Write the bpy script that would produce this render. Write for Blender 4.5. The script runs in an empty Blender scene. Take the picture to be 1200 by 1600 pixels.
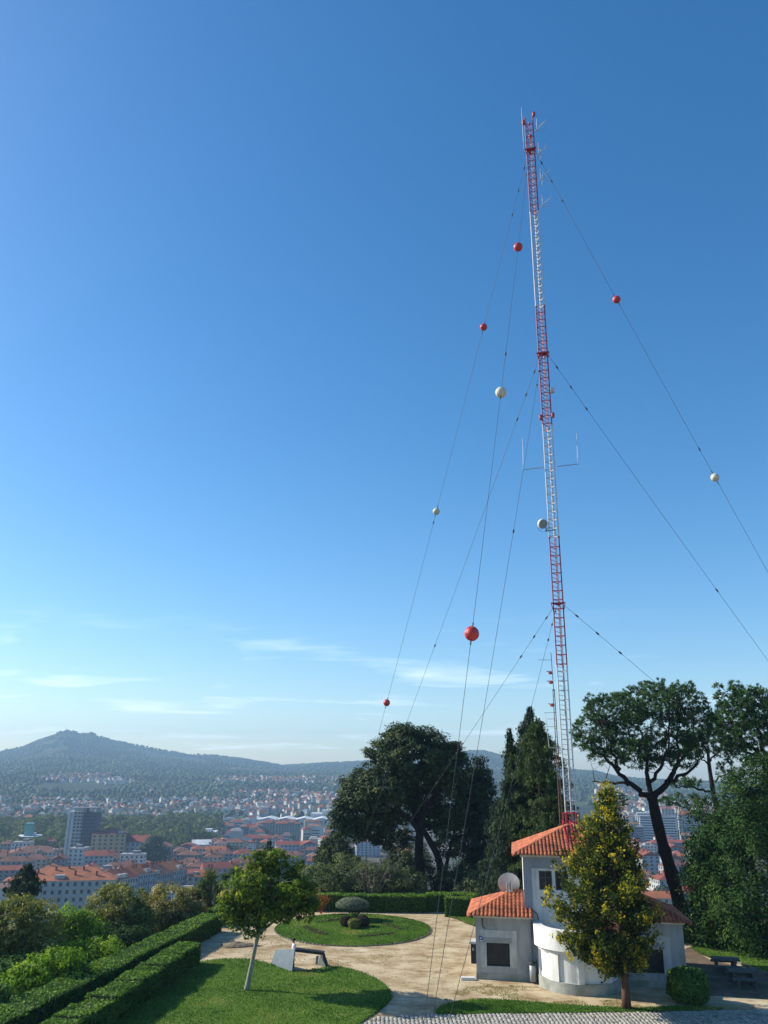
import bpy, math, random
import numpy as np
from math import sin, cos, tan, radians, pi, atan, atan2, sqrt
from mathutils import Vector, Matrix

sc = bpy.context.scene
COL = sc.collection
rng = np.random.default_rng(7)
random.seed(7)

# ------------------------------------------------------------------ camera
F, YH, ROLL, H = 1240.0, 1206.0, radians(0.5), 12.0       # focal length and horizon row of a 1200 x 1600 frame, eye height
PITCH = atan((YH - 800) / F)
_r = np.array([1.0, 0, 0]); _f = np.array([0, cos(PITCH), sin(PITCH)]); _u = np.array([0, -sin(PITCH), cos(PITCH)])
_r2 = _r * cos(ROLL) + _u * sin(ROLL); _u2 = -_r * sin(ROLL) + _u * cos(ROLL)
EYE = np.array([0, 0, H])
cam_d = bpy.data.cameras.new('camera')
cam = bpy.data.objects.new('camera', cam_d)
COL.objects.link(cam)
cam.matrix_world = Matrix(((_r2[0], _u2[0], -_f[0], EYE[0]), (_r2[1], _u2[1], -_f[1], EYE[1]), (_r2[2], _u2[2], -_f[2], EYE[2]), (0, 0, 0, 1)))
cam_d.sensor_fit = 'VERTICAL'; cam_d.sensor_height = 36.0; cam_d.sensor_width = 27.0
cam_d.lens = F / 1600 * 36.0
cam_d.clip_start = 0.5; cam_d.clip_end = 30000
sc.camera = cam

# ------------------------------------------------------------------ sky and sun
SUN_EL = radians(31.5); SUN_DIR = np.array([-0.962, 0.275, 0.0]); SUN_DIR /= np.linalg.norm(SUN_DIR)   # horizontal direction towards the sun
world = bpy.data.worlds.new('World'); sc.world = world; world.use_nodes = True
nt = world.node_tree; nt.nodes.clear()
def wn(t, **kw):
    n = nt.nodes.new(t)
    for k, v in kw.items(): setattr(n, k, v)
    return n
def wmath(op, a, b=None, c=None, clamp=False):
    n = wn('ShaderNodeMath', operation=op); n.use_clamp = clamp
    for i, v in enumerate((a, b, c)):
        if v is None: continue
        if isinstance(v, (int, float)): n.inputs[i].default_value = v
        else: nt.links.new(v, n.inputs[i])
    return n.outputs[0]
sky = wn('ShaderNodeTexSky', sky_type='NISHITA')
sky.sun_disc = False; sky.sun_elevation = SUN_EL
sky.sun_rotation = atan2(SUN_DIR[0], SUN_DIR[1])
sky.altitude = 100; sky.air_density = 1.0; sky.dust_density = 0.6; sky.ozone_density = 3.0
tc = wn('ShaderNodeTexCoord'); sep = wn('ShaderNodeSeparateXYZ'); nt.links.new(tc.outputs['Generated'], sep.inputs[0])
zz = wmath('MAXIMUM', sep.outputs[2], 0.0)
den = wmath('ADD', zz, 0.10)
cu = wmath('DIVIDE', sep.outputs[0], den); cv = wmath('DIVIDE', sep.outputs[1], den)
comb = wn('ShaderNodeCombineXYZ'); nt.links.new(wmath('MULTIPLY', cu, 0.8), comb.inputs[0]); nt.links.new(wmath('MULTIPLY', cv, 1.5), comb.inputs[1])
n1 = wn('ShaderNodeTexNoise'); n1.inputs['Scale'].default_value = 1.15; n1.inputs['Detail'].default_value = 7; n1.inputs['Roughness'].default_value = 0.55; n1.inputs['Distortion'].default_value = 0.5
nt.links.new(comb.outputs[0], n1.inputs['Vector'])
mr = wn('ShaderNodeMapRange'); mr.inputs[1].default_value = 0.55; mr.inputs[2].default_value = 0.80; nt.links.new(n1.outputs[0], mr.inputs[0])
m1 = wn('ShaderNodeMapRange'); m1.inputs[1].default_value = 0.19; m1.inputs[2].default_value = 0.10; nt.links.new(sep.outputs[2], m1.inputs[0])
fac = wmath('MULTIPLY', wmath('MULTIPLY', mr.outputs[0], m1.outputs[0]), 0.8, clamp=True)
mixc = wn('ShaderNodeMix', data_type='RGBA'); nt.links.new(fac, mixc.inputs[0]); nt.links.new(sky.outputs[0], mixc.inputs[6]); mixc.inputs[7].default_value = (8.6, 9.2, 9.6, 1)
bg = wn('ShaderNodeBackground'); bg.inputs['Strength'].default_value = 0.12
hs = wn('ShaderNodeHueSaturation'); hs.inputs['Saturation'].default_value = 1.32; hs.inputs['Hue'].default_value = 0.498
nt.links.new(mixc.outputs[2], hs.inputs['Color']); nt.links.new(hs.outputs[0], bg.inputs[0])
wo = wn('ShaderNodeOutputWorld'); nt.links.new(bg.outputs[0], wo.inputs[0])

sun_d = bpy.data.lights.new('sun', 'SUN'); sun_d.energy = 5.0; sun_d.angle = radians(0.53); sun_d.color = (1.0, 0.93, 0.80)
sun = bpy.data.objects.new('sun', sun_d); COL.objects.link(sun)
sd = Vector((SUN_DIR[0] * cos(SUN_EL), SUN_DIR[1] * cos(SUN_EL), sin(SUN_EL)))
sun.rotation_euler = sd.to_track_quat('Z', 'Y').to_euler(); sun.location = (-40, 20, 60)

sc.view_settings.view_transform = 'Standard'; sc.view_settings.look = 'None'
sc.view_settings.exposure = 0.6; sc.view_settings.gamma = 1.0; sc.view_settings.use_curve_mapping = False
sc.render.engine = 'CYCLES'
cy = sc.cycles
cy.use_denoising = True
try: cy.denoiser = 'OPENIMAGEDENOISE'
except Exception: pass
cy.max_bounces = 6; cy.diffuse_bounces = 3; cy.glossy_bounces = 2; cy.transmission_bounces = 4; cy.transparent_max_bounces = 8; cy.volume_bounces = 0
cy.caustics_reflective = False; cy.caustics_refractive = False
cy.pixel_filter_type = 'BLACKMAN_HARRIS'

# ------------------------------------------------------------------ places: from a row and column of the photograph to metres
def ray(x, y): return _r2 * ((x - 600) / F) + _u2 * ((800 - y) / F) + _f
def G(x, y, z=0.0):
    d = ray(x, y); return EYE + d * ((z - H) / d[2])
def D(x, y, Y):
    d = ray(x, y); return EYE + d * (Y / d[1])
def PX(P):
    v = np.asarray(P, float) - EYE; w = v @ _f
    return 600 + F * (v @ _r2) / w, 800 - F * (v @ _u2) / w
def G2(x, y): return tuple(G(x, y)[:2])
def mpp(Y): return Y * 1.02 / F                                   # metres for one pixel of the 1200 x 1600 frame

# ------------------------------------------------------------------ materials
MATS = {}
def _nodes(name):
    m = bpy.data.materials.new(name); m.use_nodes = True
    t = m.node_tree; t.nodes.clear()
    o = t.nodes.new('ShaderNodeOutputMaterial')
    return m, t, o
def mat(name, c, rough=0.8, c2=None, scale=3.0, bump=0.0, metal=0.0, detail=6, spec=0.3, bscale=None, stretch=None, lo=0.38, hi=0.62):
    if name in MATS: return MATS[name]
    m, t, o = _nodes(name)
    b = t.nodes.new('ShaderNodeBsdfPrincipled'); t.links.new(b.outputs[0], o.inputs[0])
    b.inputs['Roughness'].default_value = rough; b.inputs['Metallic'].default_value = metal
    b.inputs['Specular IOR Level'].default_value = spec
    if c2 is None: c2 = tuple(v * 0.82 for v in c)
    tx = t.nodes.new('ShaderNodeTexCoord'); src = tx.outputs['Object']
    if stretch:
        mp = t.nodes.new('ShaderNodeMapping'); mp.inputs['Scale'].default_value = stretch; t.links.new(src, mp.inputs[0]); src = mp.outputs[0]
    n = t.nodes.new('ShaderNodeTexNoise'); n.inputs['Scale'].default_value = scale; n.inputs['Detail'].default_value = detail; n.inputs['Roughness'].default_value = 0.6
    t.links.new(src, n.inputs['Vector'])
    r = t.nodes.new('ShaderNodeMapRange'); r.inputs[1].default_value = lo; r.inputs[2].default_value = hi; t.links.new(n.outputs[0], r.inputs[0])
    x = t.nodes.new('ShaderNodeMix'); x.data_type = 'RGBA'; t.links.new(r.outputs[0], x.inputs[0])
    x.inputs[6].default_value = (*c2, 1); x.inputs[7].default_value = (*c, 1)
    t.links.new(x.outputs[2], b.inputs['Base Color'])
    if bump:
        n2 = t.nodes.new('ShaderNodeTexNoise'); n2.inputs['Scale'].default_value = bscale or scale * 4; n2.inputs['Detail'].default_value = 5
        t.links.new(src, n2.inputs['Vector'])
        bp = t.nodes.new('ShaderNodeBump'); bp.inputs['Strength'].default_value = bump; bp.inputs['Distance'].default_value = 0.05
        t.links.new(n2.outputs[0], bp.inputs['Height']); t.links.new(bp.outputs[0], b.inputs['Normal'])
    MATS[name] = m; return m
def leafmat(name, stops, trans=0.3, rough=0.7, gain=1.5):
    """leaf: colour picked by each leaf's own tone, diffuse with some light coming through"""
    if name in MATS: return MATS[name]
    m, t, o = _nodes(name)
    a = t.nodes.new('ShaderNodeAttribute'); a.attribute_name = 'tone'
    cr = t.nodes.new('ShaderNodeValToRGB'); e = cr.color_ramp.elements
    while len(e) < len(stops): e.new(0.5)
    for i, (p, c) in enumerate(stops): e[i].position = p; e[i].color = (*(min(v * gain, .5) for v in c), 1)
    t.links.new(a.outputs['Fac'], cr.inputs[0])
    b = t.nodes.new('ShaderNodeBsdfPrincipled'); b.inputs['Roughness'].default_value = rough; b.inputs['Specular IOR Level'].default_value = 0.1
    tr = t.nodes.new('ShaderNodeBsdfTranslucent')
    t.links.new(cr.outputs[0], b.inputs['Base Color'])
    g = t.nodes.new('ShaderNodeMix'); g.data_type = 'RGBA'; g.blend_type = 'MULTIPLY'; g.inputs[0].default_value = 1.0; g.inputs[7].default_value = (1.25, 1.35, 0.6, 1)
    t.links.new(cr.outputs[0], g.inputs[6]); t.links.new(g.outputs[2], tr.inputs[0])
    x = t.nodes.new('ShaderNodeMixShader'); x.inputs[0].default_value = trans
    t.links.new(b.outputs[0], x.inputs[1]); t.links.new(tr.outputs[0], x.inputs[2]); t.links.new(x.outputs[0], o.inputs[0])
    MATS[name] = m; return m

# ------------------------------------------------------------------ mesh helpers
class MB:
    def __init__(s): s.v = []; s.f = []; s.m = []
    def add(s, vs, fs, mi=0):
        b = len(s.v); s.v += [tuple(map(float, p)) for p in vs]
        for q in fs: s.f.append([b + i for i in q]); s.m.append(mi)
        return s
    def box(s, c, size, rz=0.0, mi=0, taper=1.0):
        cx, cy_, cz = c; a, b, h = size[0] / 2, size[1] / 2, size[2] / 2; ca, sa = cos(rz), sin(rz); vs = []
        for z in (-1, 1):
            k = taper if z > 0 else 1.0
            for x, y in ((-1, -1), (1, -1), (1, 1), (-1, 1)):
                X, Y = x * a * k, y * b * k
                vs.append((cx + X * ca - Y * sa, cy_ + X * sa + Y * ca, cz + z * h))
        return s.add(vs, [(0, 3, 2, 1), (4, 5, 6, 7), (0, 1, 5, 4), (1, 2, 6, 5), (2, 3, 7, 6), (3, 0, 4, 7)], mi)
    def bar(s, p, q, w, h=None, mi=0):
        """square bar from p to q"""
        h = h or w; p = Vector(p); q = Vector(q); d = (q - p).normalized()
        up = Vector((0, 0, 1)) if abs(d.z) < 0.95 else Vector((0, 1, 0))
        a = d.cross(up).normalized() * (w / 2); b = a.normalized().cross(d).normalized() * (h / 2)
        vs = [p - a - b, p + a - b, p + a + b, p - a + b, q - a - b, q + a - b, q + a + b, q - a + b]
        return s.add(vs, [(0, 1, 2, 3), (7, 6, 5, 4), (1, 0, 4, 5), (2, 1, 5, 6), (3, 2, 6, 7), (0, 3, 7, 4)], mi)
    def tube(s, pts, rad, n=6, mi=0, caps=True):
        pts = [Vector(p) for p in pts]; k = len(pts); rad = list(rad) if hasattr(rad, '__len__') else [rad] * k
        vs = []; ref = None
        for i in range(k):
            d = (pts[min(i + 1, k - 1)] - pts[max(i - 1, 0)]).normalized()
            if ref is None: ref = Vector((1, 0, 0)) if abs(d.x) < 0.8 else Vector((0, 1, 0))
            a = d.cross(ref).normalized(); b = d.cross(a).normalized(); ref = b.cross(d).normalized() if False else ref
            for j in range(n):
                t = 2 * pi * j / n; vs.append(pts[i] + (a * cos(t) + b * sin(t)) * rad[i])
        fs = [(i * n + j, i * n + (j + 1) % n, (i + 1) * n + (j + 1) % n, (i + 1) * n + j) for i in range(k - 1) for j in range(n)]
        if caps: fs += [tuple(range(n))[::-1], tuple((k - 1) * n + j for j in range(n))]
        return s.add(vs, fs, mi)
    def prism(s, poly, z0, z1, mi=0, top=True, bottom=True):
        n = len(poly); vs = [(x, y, z0) for x, y in poly] + [(x, y, z1) for x, y in poly]
        fs = [(i, (i + 1) % n, n + (i + 1) % n, n + i) for i in range(n)]
        if top: fs.append(tuple(range(n, 2 * n)))
        if bottom: fs.append(tuple(range(n))[::-1])
        return s.add(vs, fs, mi)
    def lathe(s, prof, n=20, c=(0, 0, 0), mi=0, a0=0.0, a1=2 * pi):
        full = abs(a1 - a0 - 2 * pi) < 1e-6; m = n if full else n + 1; k = len(prof); vs = []
        for r, z in prof:
            for j in range(m):
                t = a0 + (a1 - a0) * j / n; vs.append((c[0] + r * cos(t), c[1] + r * sin(t), c[2] + z))
        fs = [(i * m + j, i * m + (j + 1) % m, (i + 1) * m + (j + 1) % m, (i + 1) * m + j) for i in range(k - 1) for j in range(n)]
        return s.add(vs, fs, mi)
    def mesh(s, name, mats, smooth=False):
        me = bpy.data.meshes.new(name); me.from_pydata(s.v, [], s.f)
        for m in (mats if isinstance(mats, (list, tuple)) else [mats]): me.materials.append(m)
        if any(s.m): me.polygons.foreach_set('material_index', s.m)
        if smooth: me.polygons.foreach_set('use_smooth', [True] * len(me.polygons))
        me.update(); return me
    def build(s, name, mats, parent=None, smooth=False, loc=None):
        return link(name, s.mesh(name, mats, smooth), parent, loc)
def link(name, me, parent=None, loc=None):
    o = bpy.data.objects.new(name, me); COL.objects.link(o)
    if parent is not None: o.parent = parent
    if loc is not None: o.location = loc
    return o
def tag(o, label=None, cat=None, group=None, kind=None):
    if label: o['label'] = label
    if cat: o['category'] = cat
    if group: o['group'] = group
    if kind: o['kind'] = kind
    return o
def thing(name, label, cat, loc=(0, 0, 0), rz=0.0, group=None):
    o = bpy.data.objects.new(name, None); COL.objects.link(o); o.location = tuple(map(float, loc)); o.rotation_euler = (0, 0, rz)
    o.empty_display_size = 0.3
    return tag(o, label, cat, group)
def copy_tree(o, parent=None):
    c = o.copy(); COL.objects.link(c); c.parent = parent
    for ch in list(o.children): copy_tree(ch, c)
    return c
def arr_mesh(name, V, Fq, mats, tone=None, smooth=False):
    """mesh from numpy arrays, all faces with the same number of corners; tone is one number for each face"""
    V = np.asarray(V, np.float32); Fq = np.asarray(Fq, np.int32); k = Fq.shape[1]
    me = bpy.data.meshes.new(name)
    me.vertices.add(len(V)); me.vertices.foreach_set('co', V.ravel())
    me.loops.add(Fq.size); me.loops.foreach_set('vertex_index', Fq.ravel())
    me.polygons.add(len(Fq)); me.polygons.foreach_set('loop_start', np.arange(0, Fq.size, k, dtype=np.int32))
    try: me.polygons.foreach_set('loop_total', np.full(len(Fq), k, np.int32))
    except Exception: pass
    if smooth: me.polygons.foreach_set('use_smooth', np.ones(len(Fq), bool))
    if tone is not None:
        at = me.attributes.new('tone', 'FLOAT', 'FACE'); at.data.foreach_set('value', np.asarray(tone, np.float32))
    for m in (mats if isinstance(mats, (list, tuple)) else [mats]): me.materials.append(m)
    me.update(calc_edges=True); return me
def unit(a): return a / (np.linalg.norm(a, axis=1, keepdims=True) + 1e-9)
def leaf_quads(P, N, L, W, rg, T=None):
    """diamond leaves at P with normals N, half length L and half width W"""
    n = len(P); N = unit(N)
    if T is None: T = rg.normal(size=(n, 3))
    T = unit(T - N * (T * N).sum(1, keepdims=True)); S = np.cross(N, T)
    L = np.broadcast_to(L, n)[:, None]; W = np.broadcast_to(W, n)[:, None]
    V = np.stack([P - T * L, P + S * W + N * W * 0.25, P + T * L, P - S * W + N * W * 0.25], 1).reshape(-1, 3)
    return V, np.arange(4 * n).reshape(n, 4)
def leaves(name, P, N, L, W, m, parent, rg, tone, T=None):
    V, Fq = leaf_quads(P, N, L, W, rg, T)
    return link(name, arr_mesh(name, V, Fq, m, tone), parent)

# ------------------------------------------------------------------ terrain
PARK = np.array([(-20, -40), (-19.3, 41), (-16.2, 62), (-15.2, 70), (-14.5, 80), (-9, 85.5), (2, 87), (18, 88), (34, 84), (60, 78), (70, 30), (70, -40)], float)
def park_sd(x, y):
    """distance outside the hill-top park (0 inside)"""
    x = np.asarray(x, float); y = np.asarray(y, float); best = np.full(x.shape, 1e9); ins = np.zeros(x.shape, bool)
    n = len(PARK)
    for i in range(n):
        ax, ay = PARK[i]; bx, by = PARK[(i + 1) % n]; dx, dy = bx - ax, by - ay
        t = np.clip(((x - ax) * dx + (y - ay) * dy) / (dx * dx + dy * dy), 0, 1)
        best = np.minimum(best, np.hypot(x - ax - t * dx, y - ay - t * dy))
        c = ((ay > y) != (by > y)) & (x < (bx - ax) * (y - ay) / (by - ay + 1e-12) + ax); ins ^= c
    return np.where(ins, 0.0, best)
SKYLINE = [(-900, 1165), (-400, 1150), (-200, 1160), (0, 1174), (30, 1168), (60, 1155), (85, 1147), (104, 1141), (115, 1142.5), (125, 1148), (135, 1147.5), (142, 1145), (152, 1150), (180, 1159),
           (220, 1166), (260, 1174), (300, 1179), (340, 1182), (380, 1187), (410, 1192), (440, 1197), (480, 1195), (520, 1193), (560, 1191), (620, 1190), (690, 1184), (735, 1175), (755, 1175), (790, 1184),
           (850, 1200), (900, 1206), (932, 1208), (965, 1217), (1010, 1221), (1070, 1223), (1130, 1226), (1300, 1232), (1900, 1235)]
_az = []; _te = []
for _x, _y in SKYLINE:
    d = ray(_x, _y); _az.append(atan2(d[0], d[1])); _te.append(d[2] / sqrt(d[0] ** 2 + d[1] ** 2))
_az = np.array(_az); _te = np.array(_te)
def vnoise(x, y, seed=0):
    """smooth value noise, 0..1"""
    xi = np.floor(x).astype(np.int64); yi = np.floor(y).astype(np.int64); xf = x - xi; yf = y - yi
    def h(a, b):
        n = (a * 374761393 + b * 668265263 + seed * 144665) & 0x7fffffff
        n = ((n ^ (n >> 13)) * 1274126177) & 0x7fffffff
        return ((n ^ (n >> 16)) & 0xffff) / 65535.0
    u = xf * xf * (3 - 2 * xf); v = yf * yf * (3 - 2 * yf)
    return (h(xi, yi) * (1 - u) + h(xi + 1, yi) * u) * (1 - v) + (h(xi, yi + 1) * (1 - u) + h(xi + 1, yi + 1) * u) * v
def fbm(x, y, o=4, seed=0):
    s = 0; a = 0.5
    for i in range(o): s = s + a * vnoise(x * 2 ** i, y * 2 ** i, seed + i); a *= 0.5
    return s / (1 - 0.5 ** o)
def ridge_R(az): return np.interp(az, [-0.6, -0.1, 0.05, 0.15, 0.3], [4500, 4300, 4000, 3600, 2900])
def height(x, y):
    x = np.asarray(x, float); y = np.asarray(y, float)
    r = np.hypot(x, y); az = np.arctan2(x, y)
    te = np.interp(az, _az, _te); R = ridge_R(az); zr = H + R * te
    z24 = np.minimum(-6.0, zr - 14)
    t = np.clip((r - 1250) / 1150, 0, 1); t2 = np.clip((r - 2400) / (R - 2400), 0, 1)
    valley = -64 + (z24 + 64) * (0.65 * t + 0.35 * t * t)
    hill = z24 + (zr - z24) * (0.45 * t2 + 0.55 * t2 ** 2)
    z = np.where(r < 2400, valley, hill)
    back = np.clip((r - R) / 1800, 0, 1); z = np.where(r > R, zr + (-62 - zr) * back * back * (3 - 2 * back), z)
    amp = np.clip((r - 1350) / 1200, 0, 1) * np.clip(np.abs(R - r) / 700, 0, 1)
    z = z + (fbm(x / 420, y / 420, 4, 3) - 0.55) * 46 * amp * np.where(t2 > 0, 0.5 + 0.5 * t2, 0.5)
    s = park_sd(x, y)
    k = np.exp(-np.maximum(s - 0.6, 0) / 95.0)
    return np.where(s <= 0, -0.03, z * (1 - k) + k * -0.03)
def hz(x, y): return float(height(np.array([x]), np.array([y]))[0])

rr = np.concatenate([np.linspace(0.5, 100, 90), np.geomspace(101, 5600, 240)])
aa = np.concatenate([np.linspace(-pi, -0.62, 40)[:-1], np.linspace(-0.62, 0.62, 420), np.linspace(0.62, pi, 40)[1:]])
A_, R_ = np.meshgrid(aa, rr); X_ = R_ * np.sin(A_); Y_ = R_ * np.cos(A_); Z_ = height(X_, Y_)
nr, na = R_.shape
idx = np.arange(nr * na).reshape(nr, na)
quads = np.stack([idx[:-1, :-1], idx[:-1, 1:], idx[1:, 1:], idx[1:, :-1]], -1).reshape(-1, 4)
me = arr_mesh('ground', np.stack([X_, Y_, Z_], -1).reshape(-1, 3), quads, [], None, True)
urb = np.clip((R_ - 330) / 60, 0, 1) * np.clip((1300 - R_) / 120, 0, 1)
at = me.attributes.new('urban', 'FLOAT', 'POINT'); at.data.foreach_set('value', urb.ravel().astype(np.float32))
m, t, o = _nodes('ground')
b = t.nodes.new('ShaderNodeBsdfPrincipled'); b.inputs['Roughness'].default_value = 0.95; b.inputs['Specular IOR Level'].default_value = 0.1; t.links.new(b.outputs[0], o.inputs[0])
tx = t.nodes.new('ShaderNodeTexCoord')
def gn(sc_, det=5):
    n = t.nodes.new('ShaderNodeTexNoise'); n.inputs['Scale'].default_value = sc_; n.inputs['Detail'].default_value = det; n.inputs['Roughness'].default_value = 0.65; t.links.new(tx.outputs['Object'], n.inputs['Vector']); return n.outputs[0]
def gramp(src, stops):
    c = t.nodes.new('ShaderNodeValToRGB'); e = c.color_ramp.elements
    while len(e) < len(stops): e.new(0.5)
    for i, (p, q) in enumerate(stops): e[i].position = p; e[i].color = (*q, 1)
    t.links.new(src, c.inputs[0]); return c.outputs[0]
def gmix(f, a, b_):
    x = t.nodes.new('ShaderNodeMix'); x.data_type = 'RGBA'
    if isinstance(f, float): x.inputs[0].default_value = f
    else: t.links.new(f, x.inputs[0])
    t.links.new(a, x.inputs[6]); t.links.new(b_, x.inputs[7]); return x.outputs[2]
forest = gramp(gn(0.006, 8), [(0.3, (0.018, 0.03, 0.014)), (0.5, (0.03, 0.047, 0.02)), (0.58, (0.045, 0.06, 0.026)), (0.66, (0.10, 0.105, 0.05))])
fine = gramp(gn(0.07, 4), [(0.35, (0.45, 0.45, 0.45)), (0.65, (1.2, 1.2, 1.2))])
mul = t.nodes.new('ShaderNodeMix'); mul.data_type = 'RGBA'; mul.blend_type = 'MULTIPLY'; mul.inputs[0].default_value = 1.0
t.links.new(forest, mul.inputs[6]); t.links.new(fine, mul.inputs[7])
urbc = gramp(gn(0.02, 6), [(0.35, (0.035, 0.05, 0.025)), (0.5, (0.09, 0.085, 0.075)), (0.65, (0.16, 0.15, 0.14))])
at_n = t.nodes.new('ShaderNodeAttribute'); at_n.attribute_name = 'urban'
t.links.new(gmix(at_n.outputs['Fac'], mul.outputs[2], urbc), b.inputs['Base Color'])
me.materials.append(m)
tag(link('ground', me), kind='structure')

# ------------------------------------------------------------------ park ground: sand, lawns, setts
def tonemat(name, stops, rough=0.9, nscale=0.0, bump=0.0):
    """solid surface whose pieces differ by their own tone"""
    if name in MATS: return MATS[name]
    m, t, o = _nodes(name)
    a = t.nodes.new('ShaderNodeAttribute'); a.attribute_name = 'tone'
    cr = t.nodes.new('ShaderNodeValToRGB'); e = cr.color_ramp.elements
    while len(e) < len(stops): e.new(0.5)
    for i, (p, c) in enumerate(stops): e[i].position = p; e[i].color = (*c, 1)
    t.links.new(a.outputs['Fac'], cr.inputs[0])
    b = t.nodes.new('ShaderNodeBsdfPrincipled'); b.inputs['Roughness'].default_value = rough; b.inputs['Specular IOR Level'].default_value = 0.2
    t.links.new(cr.outputs[0], b.inputs['Base Color']); t.links.new(b.outputs[0], o.inputs[0])
    MATS[name] = m; return m
def inside(poly, x, y):
    ins = np.zeros(np.shape(x), bool); n = len(poly)
    for i in range(n):
        ax, ay = poly[i][:2]; bx, by = poly[(i + 1) % n][:2]
        ins ^= ((ay > y) != (by > y)) & (x < (bx - ax) * (y - ay) / (by - ay + 1e-12) + ax)
    return ins
def scatter(poly, n, rg):
    P = np.array(poly)[:, :2]; lo = P.min(0); hi = P.max(0); out = np.zeros((0, 2))
    while len(out) < n:
        q = lo + rg.random((n * 2, 2)) * (hi - lo); out = np.vstack([out, q[inside(poly, q[:, 0], q[:, 1])]])
    return out[:n]
def smooth_poly(pts, k=4, closed=True):
    """Catmull-Rom through the points"""
    P = np.array(pts, float); n = len(P); out = []
    for i in range(n if closed else n - 1):
        a, b_, c, d = (P[(i - 1) % n], P[i], P[(i + 1) % n], P[(i + 2) % n]) if closed else (P[max(i - 1, 0)], P[i], P[i + 1], P[min(i + 2, n - 1)])
        for j in range(k):
            s = j / k; out.append(0.5 * ((2 * b_) + (c - a) * s + (2 * a - 5 * b_ + 4 * c - d) * s * s + (3 * b_ - a - 3 * c + d) * s ** 3))
    if not closed: out.append(P[-1])
    return np.array(out)

# sand: worn pale grit, brown leaf-litter streaks, thin dry grass in patches
m, t, o = _nodes('sand')
b = t.nodes.new('ShaderNodeBsdfPrincipled'); b.inputs['Roughness'].default_value = 0.95; b.inputs['Specular IOR Level'].default_value = 0.1; t.links.new(b.outputs[0], o.inputs[0])
tx = t.nodes.new('ShaderNodeTexCoord')
base = gramp(gn(0.5, 7), [(0.36, (0.34, 0.25, 0.14)), (0.52, (0.48, 0.39, 0.25)), (0.7, (0.56, 0.47, 0.32))])
mp = t.nodes.new('ShaderNodeMapping'); mp.inputs['Scale'].default_value = (0.6, 1.0, 1.0); mp.inputs['Rotation'].default_value = (0, 0, 0.5); t.links.new(tx.outputs['Object'], mp.inputs[0])
ns = t.nodes.new('ShaderNodeTexNoise'); ns.inputs['Scale'].default_value = 0.8; ns.inputs['Detail'].default_value = 8; ns.inputs['Roughness'].default_value = 0.72; t.links.new(mp.outputs[0], ns.inputs['Vector'])
lm = t.nodes.new('ShaderNodeMapRange'); lm.inputs[1].default_value = 0.47; lm.inputs[2].default_value = 0.64; lm.inputs[4].default_value = 0.85; t.links.new(ns.outputs[0], lm.inputs[0])
lit = gramp(gn(3.0, 5), [(0.4, (0.19, 0.105, 0.055)), (0.6, (0.24, 0.17, 0.08))])
c1 = gmix(lm.outputs[0], base, lit)
gm = t.nodes.new('ShaderNodeMapRange'); gm.inputs[1].default_value = 0.60; gm.inputs[2].default_value = 0.70; gm.inputs[4].default_value = 0.6; t.links.new(gn(0.23, 7), gm.inputs[0])
dry = gramp(gn(6.0, 4), [(0.4, (0.13, 0.13, 0.045)), (0.6, (0.26, 0.22, 0.10))])
t.links.new(gmix(gm.outputs[0], c1, dry), b.inputs['Base Color'])
bp = t.nodes.new('ShaderNodeBump'); bp.inputs['Strength'].default_value = 0.5; bp.inputs['Distance'].default_value = 0.06; t.links.new(gn(5.0, 8), bp.inputs['Height']); t.links.new(bp.outputs[0], b.inputs['Normal'])
MATS['sand'] = m
cx, cy_ = PARK.mean(0)
MB().prism([(cx + (x - cx) * 0.985, cy_ + (y - cy_) * 0.985) for x, y in PARK], -0.02, 0.0, bottom=False).build('sand_path', m)
tag(bpy.data.objects['sand_path'], kind='structure')

grass_leaf = leafmat('grass_blade', [(0.0, (0.03, 0.075, 0.012)), (0.5, (0.055, 0.12, 0.018)), (0.85, (0.085, 0.155, 0.025)), (1.0, (0.2, 0.19, 0.07))], 0.3, 0.7)
dry_leaf = leafmat('dry_grass_blade', [(0.0, (0.07, 0.10, 0.02)), (0.5, (0.16, 0.14, 0.05)), (1.0, (0.30, 0.24, 0.12))], 0.3, 0.8)
turf = mat('turf', (0.115, 0.175, 0.03), 0.95, (0.055, 0.115, 0.015), 0.45, lo=.3, hi=.7, bump=0.6, spec=0.1, bscale=25)
soil = mat('soil', (0.045, 0.032, 0.022), 0.95, (0.025, 0.018, 0.012), 6, 0.8, spec=0.1)
def lawn(name, poly, n, h=0.07, leafm=grass_leaf, seed=1, size=0.04):
    rg = np.random.default_rng(seed)
    ob = MB().prism([tuple(p[:2]) for p in poly], -0.015, h, bottom=False)
    ob.m = [1] * (len(ob.m) - 1) + [0]
    o = ob.build(name, [turf, soil]); tag(o, kind='structure')
    q = scatter(poly, n, rg); pl = np.array([p[:2] for p in poly]); nx = np.roll(pl, -1, 0); ln = np.hypot(*(nx - pl).T); k_ = int(min(ln.sum(), 120) * 45); e_ = rg.choice(len(pl), k_, p=ln / ln.sum())
    q = np.vstack([q, pl[e_] + (nx - pl)[e_] * rg.random((k_, 1)) + rg.normal(size=(k_, 2)) * .07]); n = len(q); P = np.c_[q, np.full(n, h)]      # tufts lapping over the edge
    s = size * (0.6 + 0.8 * rg.random(n)); P[:, 2] += s * 0.6
    N = np.c_[rg.normal(size=(n, 2)), rg.normal(size=n) * 0.35 + 0.35]; T = np.c_[rg.normal(size=(n, 2)) * 0.5, np.ones(n)]
    patch = fbm(q[:, 0] * 0.45 + 50, q[:, 1] * 0.45 + 50, 4, 9)
    g = leaves('grass', P, N, s, s * 0.5, leafm, o, rg, np.clip(rg.random(n) * 0.5 + (patch - 0.5) * 1.7 + 0.25 + (rg.random(n) > 0.98) * 0.6, 0, 1), T)
    tag(g, kind='stuff'); return o

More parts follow.
